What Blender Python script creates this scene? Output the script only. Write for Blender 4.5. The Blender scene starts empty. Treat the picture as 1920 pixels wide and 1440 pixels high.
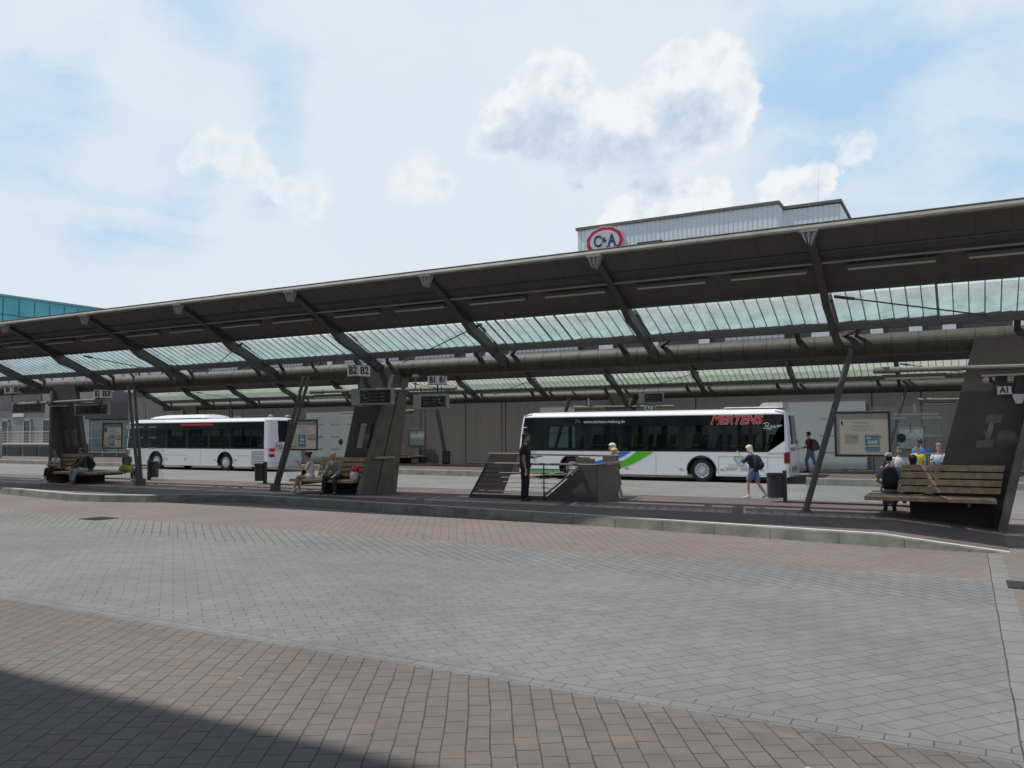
import bpy, bmesh, math, random
from mathutils import Vector, Matrix
from math import sin, cos, pi, radians as R
random.seed(7)
C = bpy.context.scene.collection
S = bpy.context.scene

# ------------------------------------------------------------ camera, sky, sun, exposure
# world axes: x runs along the platforms (towards the right), y across them (away from the viewer), z up
cam = bpy.data.cameras.new('camera'); camo = bpy.data.objects.new('camera', cam); C.objects.link(camo)
cam.sensor_width = 36; cam.lens = 1539/1920*36; cam.clip_start = .1; cam.clip_end = 3000
yaw, pitch, roll = R(28.82), R(3.37), -0.0054
fwd = Vector((-sin(yaw)*cos(pitch), cos(yaw)*cos(pitch), sin(pitch)))
rgt0 = Vector((cos(yaw), sin(yaw), 0)); up0 = rgt0.cross(fwd)
rgt = rgt0*cos(roll)+up0*sin(roll); upv = -rgt0*sin(roll)+up0*cos(roll)
camo.matrix_world = Matrix(((rgt.x, upv.x, -fwd.x, 0), (rgt.y, upv.y, -fwd.y, 0), (rgt.z, upv.z, -fwd.z, 2.08), (0, 0, 0, 1)))
S.camera = camo
S.view_settings.view_transform = 'Standard'; S.view_settings.look = 'None'
S.view_settings.exposure = 0; S.view_settings.gamma = 1
S.cycles.max_bounces = 7; S.cycles.diffuse_bounces = 4; S.cycles.transparent_max_bounces = 14
S.cycles.caustics_reflective = False; S.cycles.caustics_refractive = False
try:
    S.cycles.use_denoising = True
except Exception: pass

sun_dir = Vector((-.50, -.13, 1)).normalized()      # towards the sun
sl = bpy.data.lights.new('sun', 'SUN'); sl.energy = 4.0; sl.angle = R(.55); sl.color = (1, .965, .9)
so = bpy.data.objects.new('sun', sl); C.objects.link(so)
so.rotation_euler = sun_dir.to_track_quat('Z', 'Y').to_euler(); so.location = (-20, -5, 40)
SUN_EL = math.asin(sun_dir.z); SUN_AZ = math.atan2(sun_dir.x, sun_dir.y)

W = bpy.data.worlds.new('World'); S.world = W; W.use_nodes = True
class NT:
    """small helper for wiring nodes"""
    def __init__(s, t): s.t = t
    def n(s, typ, **k):
        nd = s.t.nodes.new(typ)
        for a, v in k.items(): setattr(nd, a, v)
        return nd
    def l(s, a, b): s.t.links.new(a, b)
    def put(s, sock, v):
        if hasattr(v, 'is_linked') or isinstance(v, bpy.types.NodeSocket): s.l(v, sock)
        else: sock.default_value = v
    def m(s, op, a, b=None, c=None, clamp=False):
        nd = s.n('ShaderNodeMath', operation=op, use_clamp=clamp)
        s.put(nd.inputs[0], a)
        if b is not None: s.put(nd.inputs[1], b)
        if c is not None: s.put(nd.inputs[2], c)
        return nd.outputs[0]
    def vm(s, op, a, b=None, scale=None):
        nd = s.n('ShaderNodeVectorMath', operation=op)
        s.put(nd.inputs[0], a)
        if b is not None: s.put(nd.inputs[1], b)
        if scale is not None: s.put(nd.inputs['Scale'], scale)
        return nd
    def mix(s, f, a, b, mode='MIX'):
        nd = s.n('ShaderNodeMix', data_type='RGBA', blend_type=mode, clamp_factor=True)
        s.put(nd.inputs[0], f); s.put(nd.inputs[6], a); s.put(nd.inputs[7], b)
        return nd.outputs[2]
    def noise(s, vec, scale, detail=4, rough=.55, dist=0):
        nd = s.n('ShaderNodeTexNoise'); nd.inputs['Scale'].default_value = scale
        nd.inputs['Detail'].default_value = detail; nd.inputs['Roughness'].default_value = rough
        nd.inputs['Distortion'].default_value = dist
        if vec is not None: s.l(vec, nd.inputs['Vector'])
        return nd
    def ramp(s, f, lo, hi, a=0, b=1, smooth=True):
        nd = s.n('ShaderNodeMapRange'); nd.interpolation_type = 'SMOOTHSTEP' if smooth else 'LINEAR'
        s.put(nd.inputs[0], f)
        for i, v in enumerate((lo, hi, a, b)): s.put(nd.inputs[i+1], v)
        return nd.outputs[0]
    def mapping(s, vec, rot=(0, 0, 0), scale=(1, 1, 1), loc=(0, 0, 0)):
        nd = s.n('ShaderNodeMapping'); s.l(vec, nd.inputs[0])
        nd.inputs['Rotation'].default_value = rot; nd.inputs['Scale'].default_value = scale; nd.inputs['Location'].default_value = loc
        return nd.outputs[0]

def build_sky():
    t = W.node_tree; t.nodes.clear(); q = NT(t)
    out = q.n('ShaderNodeOutputWorld'); bg = q.n('ShaderNodeBackground'); q.l(bg.outputs[0], out.inputs[0])
    STR = .1; bg.inputs[1].default_value = STR
    sky = q.n('ShaderNodeTexSky'); sky.sky_type = 'NISHITA'; sky.sun_disc = False
    sky.sun_elevation = SUN_EL; sky.sun_rotation = SUN_AZ; sky.air_density = 1.2; sky.dust_density = 2.2
    d = q.n('ShaderNodeTexCoord').outputs['Generated']
    d = q.vm('NORMALIZE', d).outputs[0]
    sx = q.n('ShaderNodeSeparateXYZ'); q.l(d, sx.inputs[0]); z = sx.outputs[2]
    # thin veils of high cloud, drawn out into long streaks that run down to the right
    warp = q.vm('SCALE', q.vm('SUBTRACT', q.noise(d, 2.6, 5, .6).outputs['Color'], (.5, .5, .5)).outputs[0], scale=.22).outputs[0]
    dw = q.vm('ADD', d, warp).outputs[0]
    # across-streak axis a: combination of azimuth and height
    st = q.mapping(dw, rot=(0, R(-34), R(30)), scale=(1.6, 1.6, 9.0))
    n1 = q.noise(st, 1.5, 8, .58, .3).outputs[0]
    n2 = q.noise(dw, 3.2, 6, .55).outputs[0]
    k = 1/STR
    high = q.ramp(z, .50, .74); back = q.ramp(sx.outputs[1], .35, -.25); dim = q.m('MAXIMUM', high, q.m('MULTIPLY', back, .30))
    def field0(lst, vec, hi=1.1):
        acc = None
        for az, el, r in lst:
            c = (sin(R(az))*cos(R(el)), cos(R(az))*cos(R(el)), sin(R(el)))
            v = q.m('DIVIDE', q.vm('DISTANCE', vec, c).outputs['Value'], R(r)); acc = v if acc is None else q.m('SMOOTH_MIN', acc, v, .35)
        return q.ramp(q.m('SUBTRACT', 1, acc), -.25, hi)
    blue = field0([(-62, 17, 9), (-57, 14, 7), (-50, 25.5, 5), (-46, 22.5, 4.5), (-46.5, 15.5, 3), (-60, 21, 5), (-53, 15.5, 5), (-6, 22, 11), (4, 18, 10), (-10, 27, 6)], dw)
    low = q.ramp(z, .13, .34, .16, 0.0)                       # whiter towards the horizon
    v = q.m('ADD', q.m('ADD', q.m('MULTIPLY', n1, .62), q.m('MULTIPLY', n2, .50)), low)
    v = q.m('SUBTRACT', v, q.m('MULTIPLY', blue, .25))
    veil = q.ramp(v, .25, .57, .03, 1)
    haze = (.77*k, .83*k, .885*k, 1)
    haze = q.mix(q.ramp(n2, .35, .65), haze, (.735*k, .81*k, .885*k, 1))
    base = q.mix(.88, sky.outputs[0], (.455*k, .685*k, .93*k, 1))
    col = q.mix(q.m('MULTIPLY', veil, .95), base, haze)
    # heaped clouds: each lump a direction (azimuth, elevation, angular radius in degrees)
    nv = q.noise(d, 14, 7, .62).outputs['Color']; nv2 = q.noise(d, 52, 5, .65).outputs['Color']
    off = q.vm('SCALE', q.vm('SUBTRACT', nv, (.5, .5, .5)).outputs[0], scale=.070).outputs[0]
    off2 = q.vm('SCALE', q.vm('SUBTRACT', nv2, (.5, .5, .5)).outputs[0], scale=.015).outputs[0]
    dd = q.vm('ADD', q.vm('ADD', d, off).outputs[0], off2).outputs[0]
    def field(lst, vec):
        acc = None
        for az, el, r in lst:
            c = (sin(R(az))*cos(R(el)), cos(R(az))*cos(R(el)), sin(R(el)))
            v = q.m('DIVIDE', q.vm('DISTANCE', vec, c).outputs['Value'], R(r))
            acc = v if acc is None else q.m('SMOOTH_MIN', acc, v, .18)
        return q.m('SUBTRACT', 1, acc)
    big = [(-27.2, 23.5, 2.1), (-24.9, 23.7, 1.9), (-28.9, 21.5, 2.2), (-25.3, 21.0, 3.2), (-22.1, 20.9, 2.5), (-17.2, 24.0, 2.1),
           (-14.3, 23.2, 2.6), (-18.6, 22.0, 2.4), (-14.9, 21.0, 3.0), (-12.9, 21.8, 1.8), (-19.7, 19.7, 2.7), (-16.9, 19.0, 1.8), (-23.8, 19.0, 2.1),
           (-18.3, 15.6, 2.4), (-20.1, 15.0, 2.3), (-19.2, 14.4, 2.2), (-15.8, 14.8, 2.0), (-16.5, 16.0, 1.7), (-14.9, 15.0, 1.7), (-21.6, 14.6, 1.1), (-9.3, 15.9, 1.7), (-8.0, 16.4, 1.2), (-10.2, 15.2, 1.4)]
    soft = [(-48.9, 18.6, 1.6), (-47.4, 18.2, 1.8), (-50.3, 17.7, 1.1), (-46.0, 17.0, 1.4), (-44.6, 16.2, 1.2), (-42.6, 15.6, 1.6), (-35.5, 17.2, 2.0), (-33.6, 16.9, 1.2), (-30.5, 20.0, 1.6), (-1.0, 27.6, 1.5), (-2.6, 28.6, 1.2), (-6, 17.5, 1.3)]
    # lumps elsewhere in the sky, out of the picture, so the light stays even all round
    rest = [(60, 30, 9), (95, 22, 8), (140, 35, 11), (200, 25, 9), (-100, 33, 9), (-140, 22, 8), (20, 48, 7), (-60, 60, 8)]
    fb = field(big+rest, dd)
    mb = q.ramp(fb, -.04, .26)
    fs = field(soft, dd); ms = q.m('MULTIPLY', q.ramp(fs, -.1, .45), .85)
    # relief: compare the billows with the billows a little towards the light, for bright crowns and grey hollows
    lit = q.vm('ADD', d, (-.010, 0, .016)).outputs[0]
    r1 = q.noise(d, 19, 7, .6).outputs[0]; r2 = q.noise(lit, 19, 7, .6).outputs[0]
    rel = q.m('MULTIPLY', q.m('SUBTRACT', r1, r2), 2.4)
    core = q.ramp(fb, .08, .75)
    gsh = q.ramp(field([(-26.2, 20.0, 4.0), (-23.2, 18.6, 3.6), (-16.6, 20.6, 2.6), (-19.8, 18.2, 3.4), (-28.0, 19.2, 2.6)], dd), -.15, .75)
    g2 = q.m('SUBTRACT', q.m('ADD', q.m('MULTIPLY', gsh, .78), q.m('MULTIPLY', core, .12)), rel, clamp=True)
    white = (.885*k, .915*k, .935*k, 1); shade = (.55*k, .655*k, .80*k, 1)
    cb = q.mix(g2, white, shade)
    cs = q.mix(q.m('SUBTRACT', q.m('MULTIPLY', q.ramp(fs, .35, 1.0), .5), rel, clamp=True), (.845*k, .89*k, .915*k, 1), (.62*k, .74*k, .865*k, 1))
    col = q.mix(ms, col, cs)
    # the low side of the masses thins out into the veil
    fade = q.ramp(z, .285, .345, .35, 1)
    fade = q.m('MAXIMUM', fade, q.ramp(z, .288, .302, 1, 0))
    col = q.mix(q.m('MULTIPLY', mb, fade), col, cb)
    col = q.mix(dim, col, (.135*k, .20*k, .33*k, 1))
    q.l(col, bg.inputs[0])
build_sky()

# ------------------------------------------------------------ materials
MATS = {}
def mat(name, col, rough=.6, metal=0, var=.12, vscale=6, bump=0, bscale=40, spec=.5, streak=False, coat=0):
    if name in MATS: return MATS[name]
    m = bpy.data.materials.new(name); m.use_nodes = True; q = NT(m.node_tree)
    b = m.node_tree.nodes['Principled BSDF']
    pos = q.n('ShaderNodeTexCoord').outputs['Object']
    if streak: pos = q.mapping(pos, scale=(3.0, 3.0, .25))
    n = q.noise(pos, vscale, 5, .6).outputs[0]
    f = q.ramp(n, .25, .75, 1-var, 1+var, smooth=False)
    cc = q.vm('SCALE', tuple(col[:3]), scale=f).outputs[0]
    q.l(cc, b.inputs['Base Color'])
    b.inputs['Roughness'].default_value = rough; b.inputs['Metallic'].default_value = metal
    b.inputs['Specular IOR Level'].default_value = spec
    if coat: b.inputs['Coat Weight'].default_value = coat; b.inputs['Coat Roughness'].default_value = .05
    if bump:
        bn = q.n('ShaderNodeBump'); bn.inputs['Strength'].default_value = bump; bn.inputs['Distance'].default_value = .01
        q.l(q.noise(pos, bscale, 4).outputs[0], bn.inputs['Height']); q.l(bn.outputs[0], b.inputs['Normal'])
    MATS[name] = m; return m

def glassy(name, tint, trans=.5, rough=.05, dirt=(.3, .34, .34), transl=0.0, gloss=.08, dirt_scale=3, dirt_hi=.75):
    """sheet glass: clear part, dirt or milk part, reflection"""
    m = bpy.data.materials.new(name); m.use_nodes = True; t = m.node_tree; t.nodes.clear(); q = NT(t)
    out = q.n('ShaderNodeOutputMaterial')
    tr = q.n('ShaderNodeBsdfTransparent'); tr.inputs[0].default_value = (*tint, 1)
    di = q.n('ShaderNodeBsdfDiffuse'); tl = q.n('ShaderNodeBsdfTranslucent')
    pos = q.n('ShaderNodeTexCoord').outputs['Object']
    n = q.noise(pos, dirt_scale, 6, .65).outputs[0]
    dcol = q.mix(q.ramp(n, .35, dirt_hi), tuple(c*1.0 for c in dirt)+(1,), tuple(c*.74 for c in dirt)+(1,))
    q.l(dcol, di.inputs[0]); q.l(dcol, tl.inputs[0])
    a = q.n('ShaderNodeMixShader'); a.inputs[0].default_value = .85 if transl else 0
    q.l(di.outputs[0], a.inputs[1]); q.l(tl.outputs[0], a.inputs[2])
    b = q.n('ShaderNodeMixShader'); b.inputs[0].default_value = trans
    q.l(a.outputs[0], b.inputs[1]); q.l(tr.outputs[0], b.inputs[2])
    g = q.n('ShaderNodeBsdfGlossy'); g.inputs['Roughness'].default_value = rough
    c = q.n('ShaderNodeMixShader'); lw = q.n('ShaderNodeLayerWeight'); lw.inputs[0].default_value = .5
    q.l(q.m('ADD', q.m('MULTIPLY', q.m('POWER', lw.outputs['Facing'], 4), .6), gloss, clamp=True), c.inputs[0])
    q.l(b.outputs[0], c.inputs[1]); q.l(g.outputs[0], c.inputs[2]); q.l(c.outputs[0], out.inputs[0])
    MATS[name] = m; return m

def paving(name):
    """whole square: object position decides which field of pavers it is"""
    m = bpy.data.materials.new(name); m.use_nodes = True; q = NT(m.node_tree)
    b = m.node_tree.nodes['Principled BSDF']; pos = q.n('ShaderNodeNewGeometry').outputs['Position']
    sp = q.n('ShaderNodeSeparateXYZ'); q.l(pos, sp.inputs[0]); X, Y = sp.outputs[0], sp.outputs[1]
    def bricks(ang, w, h, c1, c2, mort, ms=.007, off=.5, bias=0.0):
        v = q.mapping(q.vm('ADD', pos, (100.3, 100.7, 0)).outputs[0], rot=(0, 0, -ang))
        w0 = q.noise(pos, 1.3, 2).outputs['Color']
        v = q.vm('ADD', v, q.vm('SCALE', q.vm('SUBTRACT', w0, (.5, .5, .5)).outputs[0], scale=.035).outputs[0]).outputs[0]
        v = q.vm('MULTIPLY', v, (1, 1, 0)).outputs[0]
        br = q.n('ShaderNodeTexBrick'); q.l(v, br.inputs[0]); br.offset = off
        br.inputs['Scale'].default_value = 1; br.inputs['Brick Width'].default_value = w; br.inputs['Row Height'].default_value = h
        br.inputs['Mortar Size'].default_value = ms; br.inputs['Mortar Smooth'].default_value = .15; br.inputs['Bias'].default_value = bias
        br.inputs[1].default_value = (*c1, 1); br.inputs[2].default_value = (*c2, 1); br.inputs[3].default_value = (*mort, 1)
        wn = q.n('ShaderNodeTexWhiteNoise', noise_dimensions='2D')
        cell = q.n('ShaderNodeVectorMath', operation='SNAP'); q.l(v, cell.inputs[0]); cell.inputs[1].default_value = (w*.5, h, 1)
        q.l(cell.outputs[0], wn.inputs[0])
        return br.outputs[0], br.outputs[1], wn.outputs[0]
    a31 = R(90+31); b39 = R(90-38.8)
    rn, rf, rw = bricks(a31, .225, .163, (.155, .141, .130), (.160, .133, .118), (.060, .050, .040), .0060)
    rn = q.mix(q.m('MULTIPLY', q.ramp(rw, .965, .98), .40), rn, (.215, .165, .115, 1)); rn = q.mix(q.m('MULTIPLY', q.ramp(rw, .40, .02), .5), rn, (.132, .126, .120, 1)); rn = q.mix(q.m('MULTIPLY', q.ramp(rw, .80, .92), .28), rn, (.175, .128, .110, 1))
    gn, gf, gw = bricks(b39, .31, .17, (.205, .205, .198), (.190, .190, .184), (.105, .103, .098), .0048)
    gs, gsf, gsw = bricks(b39+pi/2, .31, .17, (.215, .213, .203), (.19, .19, .184), (.08, .078, .075), .008)
    rr, rrf, rrw = bricks(R(90+33), .25, .17, (.205, .178, .164), (.21, .170, .154), (.125, .107, .097), .006)
    pl, plf, plw = bricks(0, .24, .12, (.24, .235, .225), (.215, .212, .205), (.13, .125, .12), .006)
    ed, edf, edw = bricks(R(0), .30, .13, (.200, .200, .195), (.18, .18, .176), (.105, .10, .095), .006, .5)
    en, enf, enw = bricks(R(90), .5, .24, (.225, .225, .215), (.205, .205, .2), (.06, .058, .055), .008, .5)
    Yw = q.m('ADD', Y, q.m('MULTIPLY', q.m('SUBTRACT', q.noise(pos, .6, 2).outputs[0], .5), .10))
    def step(v, at, w=.012): return q.ramp(v, at-w, at+w)
    col, fac = rn, rf
    for lo, c, f in ((6.12, ed, edf), (6.40, gn, gf), (11.4, gs, gsf), (13.3, rr, rrf), (24.1, pl, plf)):
        s = step(Yw, lo); col = q.mix(s, col, c)
        fm = q.n('ShaderNodeMix', data_type='FLOAT'); q.l(s, fm.inputs[0]); q.l(fac, fm.inputs[2]); q.l(f, fm.inputs[3]); fac = fm.outputs[0]
    # pale edging course running away on the right, red beyond it
    inr = q.m('MULTIPLY', step(Y, 5.2), q.m('SUBTRACT', 1, step(Y, 17)))
    col = q.mix(q.m('MULTIPLY', step(X, .25), inr), col, en)
    col = q.mix(q.m('MULTIPLY', step(X, .48), inr), col, rr)
    # wear: broad tone, small stains, dark gum spots, pale specks
    big = q.noise(pos, .35, 4, .6).outputs[0]; med = q.noise(pos, 3.2, 5, .65).outputs[0]; fin = q.noise(pos, 120, 3, .6).outputs[0]
    f = q.m('MULTIPLY', q.ramp(big, .3, .7, .90, 1.10), q.m('MULTIPLY', q.ramp(med, .25, .75, .90, 1.08), q.ramp(fin, .2, .8, .84, 1.14)))
    col = q.vm('SCALE', col, scale=f).outputs[0]
    # joints fill up with sand in places and stand open in others
    jn = q.ramp(q.noise(pos, 2.6, 5, .7).outputs[0], .48, .66)
    col = q.mix(q.m('MULTIPLY', q.m('MULTIPLY', fac, jn), .62), col, (.045, .042, .038, 1))
    # smears and drips, drawn out along the lanes, and a darker wheel track
    sm = q.noise(q.mapping(pos, rot=(0, 0, .25), scale=(.55, 1.6, 1)), 1.0, 7, .68, .8).outputs[0]
    col = q.mix(q.m('MULTIPLY', q.ramp(sm, .56, .72), .26), col, (.085, .083, .082, 1))
    col = q.mix(q.m('MULTIPLY', q.ramp(sm, .42, .30), .16), col, (.27, .265, .25, 1))
    vo = q.n('ShaderNodeTexVoronoi'); q.l(pos, vo.inputs[0]); vo.inputs['Scale'].default_value = 2.1
    gum = q.m('MULTIPLY', q.ramp(vo.outputs['Distance'], .085, .055), q.ramp(q.noise(pos, 2.0, 1).outputs[0], .46, .5))
    col = q.mix(q.m('MULTIPLY', gum, .42), col, (.07, .072, .078, 1))
    vo2 = q.n('ShaderNodeTexVoronoi'); q.l(pos, vo2.inputs[0]); vo2.inputs['Scale'].default_value = 1.7
    col = q.mix(q.m('MULTIPLY', q.ramp(vo2.outputs['Distance'], .03, .018), .6), col, (.5, .48, .44, 1))
    q.l(col, b.inputs['Base Color']); b.inputs['Roughness'].default_value = .82; b.inputs['Specular IOR Level'].default_value = .3
    bn = q.n('ShaderNodeBump'); bn.inputs['Strength'].default_value = .5; bn.inputs['Distance'].default_value = .006
    h = q.m('ADD', q.m('MULTIPLY', fac, -1), q.m('MULTIPLY', fin, .35)); q.l(h, bn.inputs['Height']); q.l(bn.outputs[0], b.inputs['Normal'])
    MATS[name] = m; return m

def brickmat(name, w, h, c1, c2, mort, ms=.008, rot=0, rough=.8, vertical=False):
    m = bpy.data.materials.new(name); m.use_nodes = True; q = NT(m.node_tree); b = m.node_tree.nodes['Principled BSDF']
    pos = q.n('ShaderNodeNewGeometry').outputs['Position']
    v = q.mapping(q.vm('ADD', pos, (200.1, 100, 50)).outputs[0], rot=(-pi/2, 0, 0) if vertical else (0, 0, rot))
    v = q.vm('MULTIPLY', v, (1, 1, 0)).outputs[0]
    br = q.n('ShaderNodeTexBrick'); q.l(v, br.inputs[0]); br.inputs['Scale'].default_value = 1
    br.inputs['Brick Width'].default_value = w; br.inputs['Row Height'].default_value = h; br.inputs['Mortar Size'].default_value = ms
    br.inputs[1].default_value = (*c1, 1); br.inputs[2].default_value = (*c2, 1); br.inputs[3].default_value = (*mort, 1)
    f = q.ramp(q.noise(pos, 1.1, 5, .65).outputs[0], .25, .75, .8, 1.15)
    q.l(q.vm('SCALE', br.outputs[0], scale=f).outputs[0], b.inputs['Base Color']); b.inputs['Roughness'].default_value = rough
    MATS[name] = m; return m

M_ground = paving('square_paving')
M_plat = brickmat('platform_pavers', .22, .11, (.150, .105, .096), (.125, .092, .088), (.07, .055, .05), .006, .6)
M_kerb = mat('kerb_concrete', (.195, .195, .168), .85, var=.42, vscale=2.2, bump=.3)
M_white = mat('kerb_white_line', (.62, .62, .58), .8, var=.25, vscale=9)
M_steel = mat('canopy_steel', (.076, .074, .073), .55, var=.18, vscale=3)
M_roof = mat('roof_underside', (.100, .098, .100), .8, var=.12, vscale=1.5)
M_fascia = mat('fascia_metal', (.195, .192, .165), .7, var=.3, vscale=2.5, streak=False)
M_tube = mat('tube_metal', (.064, .060, .044), .6, var=.42, vscale=5, bump=.2)
M_gusset = mat('gusset_paint', (.30, .30, .29), .6, var=.3, vscale=12)
M_conc = mat('pylon_concrete', (.085, .077, .072), .85, var=.18, vscale=3, bump=.4)
M_wallc = mat('wall_concrete', (.185, .178, .168), .85, var=.12, vscale=1.2, bump=.3, streak=True)
M_wood = mat('bench_wood', (.33, .225, .135), .6, var=.35, vscale=6)
M_woodw = mat('weathered_wood', (.27, .185, .115), .7, var=.4, vscale=7)
M_dark = mat('dark_metal', (.035, .036, .040), .45, var=.15)
M_black = mat('black_rubber', (.015, .015, .016), .6, var=.1)
M_rail = mat('rail_steel', (.30, .27, .235), .38, .8, var=.15)
M_grill = mat('railing_metal', (.060, .056, .054), .5, .3, var=.15)
M_lens = mat('lamp_lens', (.42, .41, .30), .4, var=.05)
M_signw = mat('sign_white', (.62, .63, .64), .5, var=.04)
M_ink = mat('sign_black', (.02, .02, .022), .5, var=.02)
M_screen = mat('display_screen', (.018, .022, .02), .15, var=.05)
M_amber = mat('display_text', (.075, .07, .05), .5, var=.05)
M_greybox = mat('display_casing', (.25, .25, .25), .5, var=.06)
M_paper = mat('board_paper', (.52, .50, .43), .6, var=.05, vscale=2)
M_blue = mat('print_blue', (.09, .22, .36), .6, var=.25, vscale=20)
M_pgrey = mat('print_grey', (.30, .31, .30), .6, var=.2, vscale=30)
M_green = mat('sticker_green', (.012, .055, .035), .6, var=.05)
M_buswhite = mat('bus_white', (.82, .84, .88), .22, var=.05, spec=.5, coat=.4)
M_busblack = mat('bus_black', (.012, .013, .015), .12, var=.05, spec=.6, coat=.6)
M_seam = mat('bus_seam', (.30, .31, .33), .5, var=.05)
M_red = mat('letter_red', (.60, .02, .03), .4, var=.05)
M_sgreen = mat('stripe_green', (.09, .52, .03), .3, var=.04)
M_sblue = mat('stripe_blue', (.025, .20, .62), .3, var=.04)
M_lred = mat('tail_light_red', (.30, .015, .012), .2, var=.1)
M_orange = mat('marker_orange', (.75, .12, .03), .3, var=.05)
M_hub = mat('wheel_rim', (.62, .63, .65), .35, .2, var=.06)
M_yellow = mat('handrail_yellow', (.70, .50, .03), .4, var=.05)
M_seatf = mat('seat_fabric', (.03, .045, .08), .9, var=.3, vscale=20)
M_inter = mat('bus_interior', (.20, .205, .21), .7, var=.1)
M_clad = mat('cladding_blue_grey', (.80, .87, .90), .55, var=.05, vscale=.6)
M_trim = mat('roof_trim', (.16, .155, .13), .7, var=.2)
M_teal = mat('teal_panels', (.085, .37, .46), .5, var=.22, vscale=.35)
M_tealj = mat('teal_joint', (.03, .11, .16), .6)
M_facade = mat('grey_render', (.24, .235, .24), .85, var=.1, vscale=.8)
M_pale = mat('pale_panels', (.52, .52, .54), .7, var=.06, vscale=.8)
M_beige = mat('beige_render', (.36, .34, .32), .85, var=.1)
M_glassdk = mat('dark_window', (.018, .022, .026), .08, var=.2, vscale=1)
M_frame = mat('window_frame', (.36, .36, .35), .5, var=.05)
M_navy = mat('letter_navy', (.015, .035, .12), .5, var=.03)
M_ringred = mat('ring_red', (.50, .015, .07), .5, var=.05)
M_plant = mat('leaf_green', (.09, .20, .045), .6, var=.35, vscale=8)
M_door = mat('pale_door', (.52, .57, .56), .35, var=.08, vscale=.5)
M_bfr = mat('brown_frame', (.045, .040, .036), .5, var=.1)
M_glz = mat('glazing_bar', (.22, .33, .33), .6, var=.4, vscale=4)
M_roofglass = glassy('wired_roof_glass', (.80, .90, .90), .44, .18, (.66, .75, .745), transl=1, gloss=.03, dirt_scale=2.4)
M_roofglass2 = glassy('greenish_roof_glass', (.62, .70, .64), .28, .2, (.60, .66, .57), transl=1, gloss=.02, dirt_scale=5)  # far canopy: darker, greener and less clear than the near strip
M_screenglass = glassy('shelter_glass', (.92, .97, .955), .95, .02, (.3, .4, .38), gloss=.03)
M_busglass = glassy('tinted_bus_glass', (.44, .53, .53), .90, .02, (.03, .04, .04), gloss=.05)
M_frost = glassy('frosted_strip', (.8, .85, .85), .45, .3, (.45, .50, .50), gloss=.02)

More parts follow.
